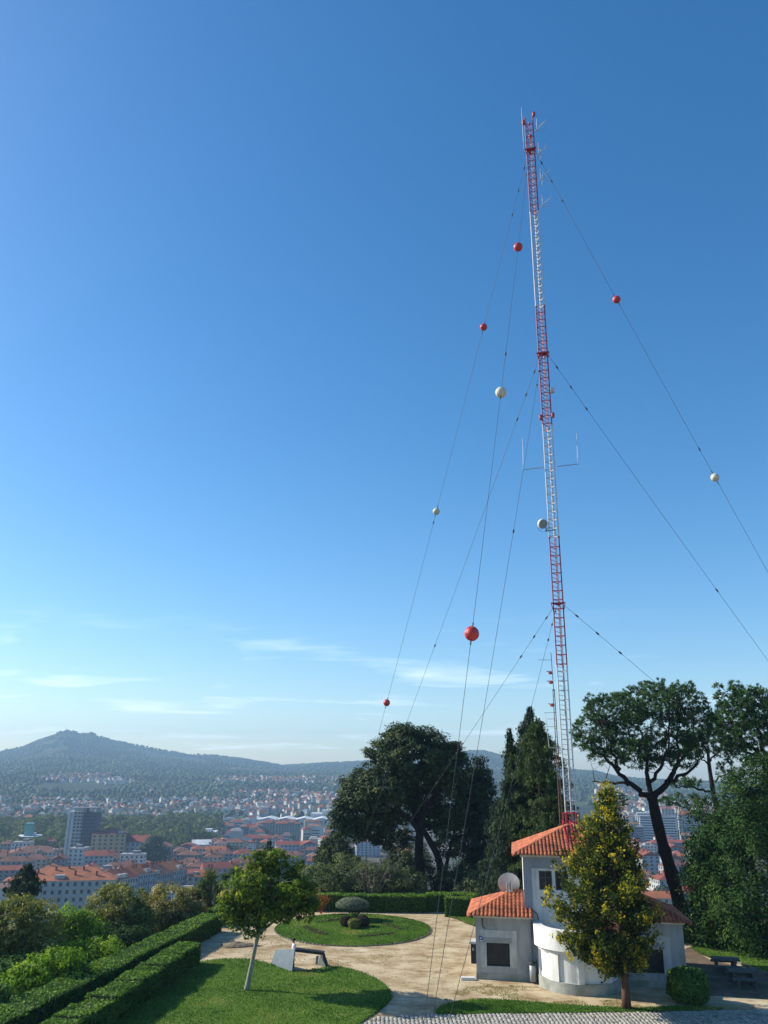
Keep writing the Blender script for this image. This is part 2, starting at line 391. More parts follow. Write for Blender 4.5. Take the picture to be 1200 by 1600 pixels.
near_px = [(316, 1504), (350, 1500), (390, 1501), (425, 1509), (458, 1520), (490, 1516), (525, 1512), (555, 1518), (585, 1530), (603, 1543), (611, 1556), (606, 1568), (592, 1580), (574, 1592), (556, 1606), (530, 1640)]
near_poly = list(smooth_poly([G(*p)[:2] for p in near_px], 4, False)) + [np.array(p) for p in ((-6, 30), (-15.4, 30), (-14.4, 43.5), (-12.6, 58.6))]
lawn('lawn', near_poly, 60000, seed=3)
OC, ORX, ORY = np.array((-2.2, 70.9)), 6.15, 6.7
oval = [(OC[0] + ORX * cos(a) * (1 + 0.012 * sin(5 * a)), OC[1] + ORY * sin(a)) for a in np.linspace(0, 2 * pi, 72)[:-1]]
oval_o = lawn('oval_lawn', oval, 26000, seed=4)
stone_m = mat('edging_stone', (0.30, 0.28, 0.23), 0.9, (0.12, 0.11, 0.08), 2.5, 0.4)
st = MB().box((0, 0, 0.03), (0.27, 0.10, 0.13), taper=0.85).mesh('edging_stone', stone_m)
for i in range(124):
    a = 2 * pi * i / 124; o = link('edging_stone', st, oval_o, (OC[0] + (ORX + .07) * cos(a), OC[1] + (ORY + .07) * sin(a), random.uniform(-.03, .02)))
    o.rotation_euler = (random.uniform(-.06, .06), random.uniform(-.06, .06), atan2(ORY * cos(a), -ORX * sin(a)) + random.uniform(-.08, .08))
# four planting strips dug into the oval lawn
for p, q in (((474, 1447), (509, 1461)), ((558, 1464), (617, 1458)), ((592, 1440), (627, 1452)), ((494, 1441), (529, 1436.5))):
    a = G(*p, .07)[:2]; c = G(*q, .07)[:2]; d = (c - a) / np.linalg.norm(c - a); n_ = np.array((-d[1], d[0])) * 0.36
    ln = np.linalg.norm(c - a); k = 14; top = []
    mb = MB(); vs = []; fs = []
    for i in range(k + 1):
        for j in range(5):
            e = (j - 2) / 2; pt = a + d * ln * i / k + n_ * e * (1 + 0.12 * random.uniform(-1, 1)); edge = (i in (0, k)) or (j in (0, 4))
            vs.append((*pt, 0.06 if edge else 0.12 + random.uniform(-.02, .05)))
    for i in range(k):
        for j in range(4): fs.append((i * 5 + j, (i + 1) * 5 + j, (i + 1) * 5 + j + 1, i * 5 + j + 1))
    o = mb.add(vs, fs).build('planting_bed', soil, oval_o, True)
    rg = np.random.default_rng(int(ln * 100)); q_ = np.array([a + d * ln * u + n_ * w for u, w in zip(rg.random(70), rg.uniform(-.8, .8, 70))])
    leaves('seedling', np.c_[q_, np.full(70, .17)], rg.normal(size=(70, 3)), .06, .035, grass_leaf, oval_o, rg, rg.random(70))['kind'] = 'stuff'
# lawn left of the house wing, strip before the house, lawn at the right
lawn('side_lawn', smooth_poly([G(*p)[:2] for p in ((698, 1431), (715, 1437), (737, 1446), (765, 1450), (800, 1430), (770, 1421), (720, 1425))], 3), 6000, seed=5)
lawn('grass_strip', smooth_poly([G(*p)[:2] for p in ((682, 1585), (700, 1569), (760, 1562), (860, 1569), (940, 1574), (1000, 1576), (1060, 1573), (1130, 1577), (1040, 1581), (860, 1583), (750, 1584))], 3), 9000, 0.03, seed=6)
lawn('right_lawn', smooth_poly([G(*p)[:2] for p in ((1082, 1478), (1110, 1497), (1150, 1505), (1190, 1520), (1290, 1540), (1400, 1500), (1300, 1470), (1150, 1462))], 3), 16000, seed=8)
rg = np.random.default_rng(11)
q_ = scatter([G(*p)[:2] for p in ((690, 1566), (735, 1530), (745, 1536), (840, 1542), (900, 1562), (1000, 1562), (1000, 1576), (860, 1570), (760, 1563))], 5000, rg); q_ = q_[vnoise(q_[:, 0] * 1.1 + 9, q_[:, 1] * 1.1, 4) > 0.42]
q2 = scatter([G(*p)[:2] for p in ((345, 1478), (430, 1462), (500, 1482), (620, 1484), (700, 1500), (560, 1512), (430, 1500), (340, 1500))], 3500, rg); q2 = q2[vnoise(q2[:, 0] * .9 + 9, q2[:, 1] * .9, 14) > 0.6]
q_ = np.vstack([q_, q2]); n = len(q_)
tag(leaves('dry_grass', np.c_[q_, np.full(n, .015)], np.c_[rg.normal(size=(n, 2)), rg.normal(size=n) + .6], .035, .02, dry_leaf, None, rg, rg.random(n)), kind='stuff')
# fallen leaves on the sand
q_ = scatter([G(*p)[:2] for p in ((330, 1470), (440, 1440), (520, 1480), (640, 1478), (690, 1440), (735, 1440), (735, 1560), (640, 1580), (600, 1530), (520, 1508), (420, 1500))], 900, rg); n = len(q_)
litter = leafmat('fallen_leaf', [(0, (0.10, 0.05, 0.02)), (.6, (.2, .11, .04)), (1, (.3, .2, .08))], .1, .8)
tag(leaves('fallen_leaves', np.c_[q_, np.full(n, .02)], np.c_[rg.normal(size=(n, 2)) * .35, np.ones(n)], .045, .03, litter, None, rg, rg.random(n)), kind='stuff')

# setts: small grey stones laid in rows
sett_poly = [tuple(G(*p)[:2]) for p in ((566, 1600), (590, 1590), (640, 1587), (700, 1584.5), (860, 1583), (980, 1581), (1150, 1578), (1400, 1573))] + [(34, 42), (-3.5, 42)]
rg = np.random.default_rng(12)
gx, gy = np.meshgrid(np.arange(-5, 34, .215), np.arange(42, 51, .255)); gx = gx + (np.arange(gx.shape[0]) % 2)[:, None] * .03 + rg.normal(size=gx.shape) * .010; gy = gy + rg.normal(size=gy.shape) * .010
gx = gx.ravel(); gy = gy.ravel(); k_ = inside(sett_poly, gx, gy); gx, gy = gx[k_], gy[k_]; n = len(gx)
cz = 0.022 + rg.normal(size=n) * .005; ax_ = .092 + rg.random(n) * .010; ay_ = .112 + rg.random(n) * .012; rt = rg.normal(size=n) * .06
V = []
for (sx, sy, lvl) in ((-1, -1, 0), (1, -1, 0), (1, 1, 0), (-1, 1, 0), (-1, -1, 1), (1, -1, 1), (1, 1, 1), (-1, 1, 1)):
    kx = sx * ax_ * (0.86 if lvl else 1); ky = sy * ay_ * (0.86 if lvl else 1)
    V.append(np.c_[gx + kx * np.cos(rt) - ky * np.sin(rt), gy + kx * np.sin(rt) + ky * np.cos(rt), cz if lvl else np.full(n, -.01)])
V = np.stack(V, 1).reshape(-1, 3); fq = np.array([(4, 5, 6, 7), (0, 1, 5, 4), (1, 2, 6, 5), (2, 3, 7, 6), (3, 0, 4, 7)])
Fq = (np.arange(n)[:, None, None] * 8 + fq[None]).reshape(-1, 4)
tone = np.repeat(np.clip(rg.normal(size=n) * .2 + .5, 0, 1), 5)
sett_m = tonemat('sett', [(0, (0.20, 0.185, 0.155)), (.5, (0.33, 0.31, 0.265)), (1, (0.44, 0.42, 0.36))])
pv = MB().prism(sett_poly, -0.02, 0.006, bottom=False).build('sett_pavement', mat('sett_joint', (0.15, 0.13, 0.09), .95, (0.08, 0.08, 0.045), 3)); tag(pv, kind='structure')
tag(link('setts', arr_mesh('setts', V, Fq, sett_m, tone), pv), kind='stuff')

tag(MB().prism([tuple(p[:2]) for p in smooth_poly([np.array(G2(*p)) for p in ((1040, 1553), (1120, 1556), (1200, 1562), (1290, 1566), (1300, 1540), (1190, 1522), (1150, 1508), (1108, 1499), (1080, 1480), (1060, 1495))], 3)], -.01, .005, bottom=False).build('bare_earth', mat('bare_earth', (.17, .125, .08), .95, (.09, .065, .04), .8, .5, bscale=9)), kind='structure')
# mound of dug earth beside the young tree
mb = MB(); c = G(372, 1478)[:2]; vs = []; fs = []; k = 18
for i in range(7):
    for j in range(k):
        r_ = i / 6; a = 2 * pi * j / k; w = 1 + .25 * sin(3 * a + 1) + .12 * random.uniform(-1, 1)
        vs.append((1.55 * r_ * w * cos(a), .75 * r_ * w * sin(a), max(0, .26 * (1 - r_ ** 1.4) + random.uniform(-.05, .05)) if i < 6 else -.03))
for i in range(6):
    for j in range(k): fs.append((i * k + j, i * k + (j + 1) % k, (i + 1) * k + (j + 1) % k, (i + 1) * k + j))
tag(mb.add(vs, fs).build('earth_mound', mat('mound_earth', (0.22, 0.18, 0.12), .95, (0.11, 0.085, 0.055), 3, .8), None, True, (*c, 0)), 'low mound of dug grey-brown earth on the sand behind the young tree', 'mound')

# ------------------------------------------------------------------ foliage helpers
bark = mat('bark', (0.11, 0.085, 0.06), .95, (0.05, 0.038, 0.028), 4, .9, spec=.1, stretch=(4, 4, .8))
dark_bark = mat('dark_bark', (0.035, 0.028, 0.024), .95, (0.016, 0.013, 0.012), 4, .9, spec=.1, stretch=(4, 4, .8))
pale_bark = mat('pale_bark', (0.36, 0.36, 0.30), .9, (0.20, 0.21, 0.16), 5, .5, spec=.1, stretch=(3, 3, .8))
red_bark = mat('red_bark', (0.17, 0.09, 0.06), .95, (0.09, 0.05, 0.035), 4, .9, spec=.1, stretch=(5, 5, .6))
def E_(px, py, Y, rx, rz, ry=None):
    """ellipsoid lobe of a crown from its place and half size in the photograph"""
    c = D(px, py, Y); k = mpp(Y); return (c, np.array((rx * k, (ry if ry is not None else rx * .9) * k, rz * k)))
def lobe_points(lobes, n, rg, shell=.5):
    vol = np.array([np.prod(l[1]) for l in lobes]) ** .8; pick = rg.choice(len(lobes), n, p=vol / vol.sum())
    d = unit(rg.normal(size=(n, 3))); r = (shell + (1 - shell) * rg.random(n)) ** .6
    r = np.where(rg.random(n) < .25, rg.random(n) ** .5, r)
    C = np.array([l[0] for l in lobes])[pick]; R = np.array([l[1] for l in lobes])[pick]
    return C + d * R * r[:, None], d
def clump_leaves(C, dirs, m_, size, rg, flat=.7, up=.5):
    """m_ leaves round every clump centre; normals lean outwards and up"""
    n = len(C) * m_; c = np.repeat(C, m_, 0); dd = np.repeat(dirs, m_, 0)
    d = unit(rg.normal(size=(n, 3))); r = size * (.35 + .75 * rg.random(n)) * np.repeat(.6 + .8 * rg.random(len(C)), m_)
    P = c + d * r[:, None] * np.array((1, 1, flat)); N = d * .9 + dd * .4 + np.array((0, 0, up)) + rg.normal(size=(n, 3)) * .45
    return P, N
def curve(a, b_, lift, k=5, rg=None, wob=0.0):
    a = np.asarray(a, float); b_ = np.asarray(b_, float); out = []
    mid = (a + b_) / 2 + np.array((0, 0, lift))
    for i in range(k):
        s = i / (k - 1); p = (1 - s) ** 2 * a + 2 * s * (1 - s) * mid + s * s * b_
        if rg is not None and 0 < i < k - 1: p = p + rg.normal(size=3) * wob
        out.append(p)
    return out
def along(path, s):
    P = np.array(path, float); L = np.r_[0, np.cumsum(np.linalg.norm(np.diff(P, axis=0), axis=1))]; s = s * L[-1]
    return np.array([np.interp(s, L, P[:, i]) for i in range(3)])
def tree(name, label, cat, paths, lobes, n_cl, per, csize, leaf, lm, bm, seed, group=None, n_br=40, br_r=.05, tone=None, flat=.7, up=.5, shell=.5, asp=.55, sides=7):
    """paths: (points, radii) of trunk and limbs in world metres; lobes: crown ellipsoids"""
    rg = np.random.default_rng(seed); base = np.array(paths[0][0][0], float)
    t_ = thing(name, label, cat, base, 0, group)
    tr = MB(); tr.tube([np.array(p) - base for p in smooth_poly(paths[0][0], 4, False)], np.interp(np.linspace(0, 1, (len(paths[0][0]) - 1) * 4 + 1), np.linspace(0, 1, len(paths[0][1])), paths[0][1]), sides + 3)
    tr.build('trunk', bm, t_, True)
    br = MB()
    for pts, rad in paths[1:]:
        br.tube([np.array(p) - base for p in smooth_poly(pts, 4, False)], np.interp(np.linspace(0, 1, (len(pts) - 1) * 4 + 1), np.linspace(0, 1, len(rad)), rad), sides)
    C, dirs = lobe_points(lobes, n_cl, rg, shell)
    nodes = [along(p, s) for p, _ in paths for s in np.linspace(.35 if len(paths) < 3 else .55, 1, 7)]
    nodes = np.array(nodes)
    for i in rg.choice(len(C), min(n_br, len(C)), replace=False):
        dv = nodes - C[i]; cost = np.linalg.norm(dv, axis=1) + np.maximum(dv[:, 2], 0) * 1.5; a = nodes[cost.argmin()]
        ln = np.linalg.norm(C[i] - a)
        if ln < .2: continue
        pts = curve(a - base, C[i] - base, .12 * ln, 5, rg, .04 * ln); r0 = br_r * (.5 + .25 * ln) ; br.tube(pts, np.linspace(min(r0, br_r * 2.2), br_r * .25, 5), 5, caps=False)
    if br.v: br.build('branches', bm, t_, True)
    P, N = clump_leaves(C - base, dirs, per, csize, rg, flat, up)
    n = len(P); s = leaf * (.65 + .7 * rg.random(n))
    if tone is None: tn = np.clip(np.repeat(rg.normal(size=len(C)) * .23 + .45, per) + rg.normal(size=n) * .16, 0, 1)
    else: tn = tone(P, N, rg, np.repeat(C - base, per, 0), np.repeat(dirs, per, 0))
    leaves('crown', P, N, s, s * asp, lm, t_, rg, tn)
    return t_
LM = {
 'plane': leafmat('lawn_tree_leaf', [(0, (.033, .060, .008)), (.45, (.064, .100, .013)), (.8, (.11, .135, .02)), (1, (.20, .17, .03))], .42, gain=1.7),
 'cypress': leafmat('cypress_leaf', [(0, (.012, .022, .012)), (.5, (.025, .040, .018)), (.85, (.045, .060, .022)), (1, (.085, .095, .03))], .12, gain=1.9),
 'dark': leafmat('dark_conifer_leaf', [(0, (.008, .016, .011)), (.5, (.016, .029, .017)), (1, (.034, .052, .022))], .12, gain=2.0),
 'cedar': leafmat('cedar_leaf', [(0, (.018, .034, .014)), (.5, (.035, .060, .020)), (1, (.075, .10, .028))], .18),
 'pine': leafmat('pine_needle', [(0, (.015, .036, .013)), (.5, (.030, .062, .020)), (1, (.062, .10, .030))], .25, gain=1.9),
 'right': leafmat('green_conifer_leaf', [(0, (.014, .04, .012)), (.5, (.030, .075, .018)), (1, (.06, .10, .018))], .15, gain=1.1),
 'gold': leafmat('golden_leaf', [(0, (.012, .026, .008)), (.4, (.035, .06, .012)), (.62, (.085, .105, .012)), (.80, (.25, .22, .018)), (1, (.42, .33, .03))], .3, gain=1.2),
 'olive': leafmat('olive_tree_leaf', [(0, (.04, .055, .015)), (.5, (.09, .095, .03)), (.8, (.17, .14, .055)), (1, (.30, .23, .11))], .35, gain=2.3),
 'tan': leafmat('tan_tree_leaf', [(0, (.07, .07, .02)), (.5, (.14, .12, .04)), (.8, (.24, .19, .085)), (1, (.38, .30, .16))], .35, gain=2.0),
 'bright': leafmat('bright_shrub_leaf', [(0, (.045, .085, .01)), (.5, (.085, .15, .015)), (1, (.17, .22, .03))], .4, gain=1.9),
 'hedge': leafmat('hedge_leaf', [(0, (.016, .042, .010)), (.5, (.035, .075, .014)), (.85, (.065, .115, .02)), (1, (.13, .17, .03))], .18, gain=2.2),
 'grey': leafmat('grey_shrub_leaf', [(0, (.035, .05, .022)), (.5, (.065, .085, .038)), (1, (.12, .13, .06))], .25, gain=2.0),
 'silver': leafmat('silver_leaf', [(0, (.06, .075, .05)), (.5, (.12, .14, .10)), (1, (.20, .22, .16))], .2),
 'purple': leafmat('purple_leaf', [(0, (.025, .02, .02)), (.6, (.05, .04, .03)), (1, (.08, .07, .03))], .2),
 'yucca': leafmat('yucca_leaf', [(0, (.03, .05, .015)), (.6, (.055, .08, .02)), (1, (.10, .12, .035))], .2),
 'far': leafmat('far_tree_leaf', [(0, (.03, .045, .014)), (.5, (.06, .075, .022)), (1, (.12, .125, .04))], .3),
}

# ------------------------------------------------------------------ hedges
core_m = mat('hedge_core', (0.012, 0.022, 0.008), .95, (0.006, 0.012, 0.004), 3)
def hedge(name, label, path, width, h, n, seed, lm='hedge', leaf=.055, bumps=None, group=None, z0=0.0):
    """clipped hedge along a ground path; bumps(s) changes its height along the way"""
    rg = np.random.default_rng(seed); P = np.array(path, float); L = np.r_[0, np.cumsum(np.hypot(*np.diff(P, axis=0).T))]; tot = L[-1]
    t_ = thing(name, label, 'hedge', (*P[0], z0), 0, group)
    bumps = bumps or (lambda s: 0 * s)
    def pos(s): return np.c_[np.interp(s, L, P[:, 0]), np.interp(s, L, P[:, 1])]
    def nor(s):
        d = pos(np.minimum(s + .05, tot)) - pos(np.maximum(s - .05, 0)); d /= np.linalg.norm(d, axis=1, keepdims=True) + 1e-9; return np.c_[-d[:, 1], d[:, 0]], d
    k = max(2, int(tot / .5)); ss = np.linspace(.06, tot - .06, k + 1); c = pos(ss) - P[0]; nn, _ = nor(ss); hh = h + bumps(ss) - .07
    vs = []; fs = []
    for i in range(k + 1):
        for e, zt in ((-1, 0), (-1, 1), (1, 1), (1, 0)): vs.append((*(c[i] + nn[i] * e * (width / 2 - .07)), -.05 if not zt else hh[i]))
    for i in range(k):
        for j in range(3): fs.append((i * 4 + j, i * 4 + j + 1, i * 4 + j + 5, i * 4 + j + 4))
    fs += [(0, 3, 2, 1), (k * 4, k * 4 + 1, k * 4 + 2, k * 4 + 3)]
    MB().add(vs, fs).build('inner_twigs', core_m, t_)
    area = np.array([tot * width, tot * h, tot * h, width * h, width * h]); side = rg.choice(5, n, p=area / area.sum())
    s = rg.random(n) * tot; w = rg.uniform(-1, 1, n) * width / 2; z = rg.random(n)
    s = np.where(side == 3, 0.0, np.where(side == 4, tot, s)); w = np.where(side == 1, -width / 2, np.where(side == 2, width / 2, w))
    nn, dd = nor(s); top = h + bumps(s) + (fbm(s * 1.3 + seed, w * 1.3 + 7, 3, seed) - .5) * .22; z = np.where(side == 0, 1.0, z)
    rough = (fbm(s * 1.6 + 3, z * 2.2 + seed, 3, seed + 5) - .5) * .16
    Nn = np.where((side == 0)[:, None], np.array((0, 0, 1.0)), 0) + np.where((side == 1)[:, None], np.c_[-nn, np.zeros(n)], 0) + np.where((side == 2)[:, None], np.c_[nn, np.zeros(n)], 0) + np.where((side == 3)[:, None], np.c_[-dd, np.zeros(n)], 0) + np.where((side == 4)[:, None], np.c_[dd, np.zeros(n)], 0)
    Q = np.c_[pos(s) - P[0] + nn * w[:, None], z * top] + Nn * (rough + rg.normal(size=n) * .03)[:, None]
    Q[:, 2] = np.maximum(Q[:, 2], .03)
    sz = leaf * (.6 + .8 * rg.random(n))
    leaves('foliage', Q, Nn * .8 + rg.normal(size=(n, 3)) * .6, sz, sz * .55, LM[lm], t_, rg, np.clip(rg.normal(size=n) * .18 + np.where(z > .93, .72, .30) + (fbm(s * .7, w * .7, 3, 2) - .5) * .4, 0, 1))  # sunlit top and shaded sides painted into leaf tone: lighter above, darker below
    return t_
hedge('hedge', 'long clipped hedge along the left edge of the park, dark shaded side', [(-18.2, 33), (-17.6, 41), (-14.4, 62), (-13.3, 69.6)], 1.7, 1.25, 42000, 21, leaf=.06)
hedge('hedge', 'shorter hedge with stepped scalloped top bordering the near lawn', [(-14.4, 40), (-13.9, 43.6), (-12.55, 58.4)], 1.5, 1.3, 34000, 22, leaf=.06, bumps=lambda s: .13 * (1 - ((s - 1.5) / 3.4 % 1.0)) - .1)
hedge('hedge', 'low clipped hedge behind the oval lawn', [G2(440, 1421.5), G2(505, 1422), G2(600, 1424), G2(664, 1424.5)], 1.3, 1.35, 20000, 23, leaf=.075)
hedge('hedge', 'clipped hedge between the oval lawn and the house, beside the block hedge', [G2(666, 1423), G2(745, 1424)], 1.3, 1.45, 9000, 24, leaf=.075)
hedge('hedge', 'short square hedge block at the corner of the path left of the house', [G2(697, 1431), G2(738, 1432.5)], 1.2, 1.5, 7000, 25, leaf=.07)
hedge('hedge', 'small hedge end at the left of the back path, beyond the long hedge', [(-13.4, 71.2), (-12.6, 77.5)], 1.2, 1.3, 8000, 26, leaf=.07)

# clipped round-cornered box bush at the right of the golden conifer
def bush(name, label, cat, c, r, n, lm, seed, leaf=.05, stem=False, group=None, sq=2.0, core=True):
    rg = np.random.default_rng(seed); t_ = thing(name, label, cat, c, 0, group); r = np.array(r)
    d = unit(rg.normal(size=(n, 3))); d[:, 2] = np.where(d[:, 2] < -.75, -d[:, 2], d[:, 2])
    k = (np.abs(d) ** sq).sum(1) ** (-1 / sq); rad = k * (1 + (fbm(d[:, 0] * 3 + 9, d[:, 1] * 3 + d[:, 2] * 2 + 9, 3, seed) - .5) * .3) * (1 - .12 * rg.random(n) ** 2)
    P = d * rad[:, None] * r + np.array((0, 0, r[2] * .92)); P[:, 2] = np.maximum(P[:, 2], .02)
    s = leaf * (.6 + .8 * rg.random(n))
    leaves('foliage', P, d + rg.normal(size=(n, 3)) * .55, s, s * .55, LM[lm], t_, rg, np.clip(rg.normal(size=n) * .22 + .45, 0, 1))
    if core:
        mb = MB(); prof = [(max(.001, sin(a)) , -cos(a)) for a in np.linspace(.0, pi, 9)]
        kk = [(abs(x) ** sq + abs(z) ** sq) ** (-1 / sq) if (x or z) else 1 for x, z in prof]
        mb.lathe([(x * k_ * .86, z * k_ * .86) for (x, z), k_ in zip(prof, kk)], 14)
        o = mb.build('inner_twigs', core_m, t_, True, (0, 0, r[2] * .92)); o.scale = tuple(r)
    return t_
bush('clipped_bush', 'clipped dense green bush with square shoulders right of the golden conifer', 'bush', (*G2(1078, 1566), 0), (1.0, 1.0, .86), 6500, 'hedge', 31, .075, sq=3.2)
# ------------------------------------------------------------------ house below the mast
grey_wall = mat('grey_render', (0.40, 0.41, 0.40), .9, (0.25, 0.26, 0.24), 1.6, .15, bscale=30, stretch=(1.4, 1.4, .3), lo=.26, hi=.55, detail=9)
white_wall = mat('white_render', (0.74, 0.74, 0.71), .9, (0.50, 0.50, 0.45), 1.6, .12, bscale=30, stretch=(1.6, 1.6, .28), lo=.28, hi=.52, detail=9)
plinth_m = mat('plinth_render', (0.36, 0.37, 0.34), .9, (0.22, 0.24, 0.19), 1.1, .2, bscale=20)
slate_glass = mat('dark_shutter', (0.018, 0.022, 0.03), .35, (0.012, 0.015, 0.02), 2, spec=.5)
frame_m = mat('dark_frame', (0.03, 0.035, 0.035), .5)
tile_m = mat('roof_tile', (0.50, 0.15, 0.065), .85, (0.17, 0.06, 0.038), 1.5, .3, detail=9, lo=.33, hi=.64)
cap_m = mat('ridge_tile', (0.44, 0.15, 0.075), .9, (0.24, 0.085, 0.05), 2.0, .3)
HX, HY, HR = 5.92, 55.0, radians(-9)               # front left corner of the house and its turn
house = thing('house', 'white and grey house with terracotta hip roofs at the foot of the mast', 'house', (HX, HY, 0), HR)
def hw(x, y, z): return (HX + (x - HX) * cos(HR) - (y - HY) * sin(HR), HY + (x - HX) * sin(HR) + (y - HY) * cos(HR), z)
def hl(x, y, z): return (x - HX, y - HY, z)
def hbox(mb, x0, x1, y0, y1, z0, z1, mi=0): return mb.box(((x0 + x1) / 2 - HX, (y0 + y1) / 2 - HY, (z0 + z1) / 2), (abs(x1 - x0), abs(y1 - y0), abs(z1 - z0)), 0, mi)
def front_wall(mb, x0, x1, z0, z1, y, th, holes):
    """wall facing the camera from y to y+th with rectangular holes (hx0, hx1, hz0, hz1), left to right"""
    x = x0
    for a, b_, c, d in holes:
        hbox(mb, x, a, y, y + th, z0, z1); hbox(mb, a, b_, y, y + th, z0, c); hbox(mb, a, b_, y, y + th, d, z1); x = b_
    hbox(mb, x, x1, y, y + th, z0, z1)
def ring(mb, x0, x1, z0, z1, hx0, hx1, hz0, hz1, y, th):
    hbox(mb, x0, hx0, y - th, y - .001, z0, z1); hbox(mb, hx1, x1, y - th, y - .001, z0, z1); hbox(mb, hx0, hx1, y - th, y - .001, hz1, z1)
    if hz0 - z0 > .01: hbox(mb, hx0, hx1, y - th, y - .001, z0, hz0)
def roof_slope(parent, e0, e1, t0, t1, sp=.235):
    """barrel-tile columns laid up a planar slope from the eave e0-e1 to the top edge t0-t1"""
    e0, e1, t0, t1 = (np.array(v, float) for v in (e0, e1, t0, t1)); L = np.linalg.norm(e1 - e0); ex = (e1 - e0) / L
    n = np.cross(ex, ((t0 + t1) / 2 - e0)); n /= np.linalg.norm(n); n = n if n[2] > 0 else -n; ey = np.cross(n, ex); ey = ey if ey[2] > 0 else -ey
    ty = (t0 - e0) @ ey; ax = (t0 - e0) @ ex; bx = (t1 - e0) @ ex
    k = int(L / sp); sp = L / k
    for i in range(k):
        x = (i + .5) * sp; ln = ty * (x / ax if x < ax else ((L - x) / (L - bx) if x > bx else 1.0))
        if ln < .12: continue
        mb = MB(); m_ = max(1, round(ln / .40)); stp = ln / m_; jx = random.uniform(-.008, .008)
        for j in range(m_):
            y0 = j * stp - (.07 if j == 0 else .03); y1 = (j + 1) * stp; r0 = sp * .52; r1 = sp * .43; vs = []; lift = random.uniform(0, .008)
            for (yy, r_, up_) in ((y0, r0, .035 + lift), (y1, r1, .005)):
                for a in np.linspace(0, pi, 6):
                    vs.append(e0 + ex * (x + jx + cos(a) * r_) + ey * yy + n * (sin(a) * r_ * .85 + up_))
            fs = [(q, q + 1, q + 7, q + 6) for q in range(5)] + [(0, 1, 2, 3, 4, 5)[::-1]]
            mb.add(vs, fs)
        mb.build('tile_row', tile_m, parent, True)
def hip_cap(mb, a, b_):
    a = Vector(a); b_ = Vector(b_); k = max(2, int((b_ - a).length / .4))
    for i in range(k):
        p = a.lerp(b_, i / k); q = a.lerp(b_, (i + 1.08) / k); mb.tube([p, q], [.125, .10], 8)
# wings: x range, y range, eave height
def wing(x0, x1, side):
    y0, y1, ze = 55.0, 60.6, 3.42; xt = 9.0 if side < 0 else 15.7
    wall = MB(); wx = ((6.57, 7.98) if side < 0 else (15.62, 17.05)); wz = (.74, 2.02)
    front_wall(wall, x0, x1, 0, ze, y0, .28, [(wx[0], wx[1], *wz)])
    hbox(wall, x0, x1, y1 - .25, y1, 0, ze)
    if side < 0: hbox(wall, x0, x0 + .25, y0 + .28, y1 - .25, 0, ze); hbox(wall, x1 - .2, x1, y0 + .28, 55.55, 0, ze)
    else: hbox(wall, x1 - .25, x1, y0 + .28, y1 - .25, 0, ze); hbox(wall, x0, x0 + .2, y0 + .28, 55.55, 0, ze)
    w = wall.build('wall', grey_wall, house)
    pan = MB(); ring(pan, wx[0] - .36, wx[1] + .46, wz[0] - .06, wz[1] + .72, wx[0], wx[1], wz[0] - .06, wz[1] + .002, y0, .03); pan.build('window_surround', mat('worn_white', (.56, .57, .54), .9, (.42, .43, .40), 2.0, stretch=(1.5, 1.5, .4)), w)
    lt = MB(); hbox(lt, wx[0] - .17, wx[1] + .13, y0 - .05, y0 - .031, wz[1] + .004, wz[1] + .30); lt.build('lintel', mat('lintel_render', (.36, .38, .37), .9), w)
    win = MB(); hbox(win, wx[0] + .06, wx[1] - .06, y0 + .16, y0 + .19, wz[0] + .06, wz[1] - .06); wo_ = win.build('window', slate_glass, w)
    fr = MB(); ring(fr, wx[0] + .002, wx[1] - .002, wz[0] + .002, wz[1] - .002, wx[0] + .07, wx[1] - .07, wz[0] + .07, wz[1] - .07, y0 + .17, .06)
    for k in range(1, 4): xx = wx[0] + (wx[1] - wx[0]) * k / 4; hbox(fr, xx - .02, xx + .02, y0 + .10, y0 + .158, wz[0] + .07, wz[1] - .07)
    fr.build('frame', frame_m, wo_)
    pl = MB(); hbox(pl, x0 - .02, x1 + .02, y0 - .02, y0 - .001, 0, .36); pl.build('plinth', plinth_m, w)
    cor = MB(); hbox(cor, x0 - .12, x1 + .12, y0 - .12, y1 + .12, ze, ze + .13); cor.build('cornice', white_wall, house)
    o_ = .42; ez = ze + .13; ya, yb = y0 - o_, y1 + o_; yc = (ya + yb) / 2; zt = 4.62
    if side < 0: xa, xi, xe = x0 - o_, 8.25, x1 + .18
    else: xa, xi, xe = x1 + o_, 16.4, x0 - .18
    A, B, C_, D_ = hl(xa, ya, ez), hl(xa, yb, ez), hl(xi, yc, zt), hl(xt, yc, zt); Ef, Eb = hl(xe, ya, ez), hl(xe, yb, ez); Tf = hl(xe, yc, zt)
    rf = MB(); rf.add([A, Ef, Tf, C_, B, Eb], [(0, 1, 2, 3), (4, 5, 2, 3), (0, 3, 4), (0, 1, 5, 4)]); ro = rf.build('roof', tile_m, house)
    if side < 0: roof_slope(ro, A, Ef, C_, Tf); roof_slope(ro, B, A, C_, C_); roof_slope(ro, Eb, B, Tf, C_)
    else: roof_slope(ro, Ef, A, Tf, C_); roof_slope(ro, A, B, C_, C_); roof_slope(ro, B, Eb, C_, Tf)
    hc = MB(); hip_cap(hc, A, C_); hip_cap(hc, B, C_); hip_cap(hc, C_, D_); hc.build('hip_tiles', cap_m, ro, True)
    return w
wl = wing(5.92, 9.30, -1); wr = wing(14.95, 18.32, 1)
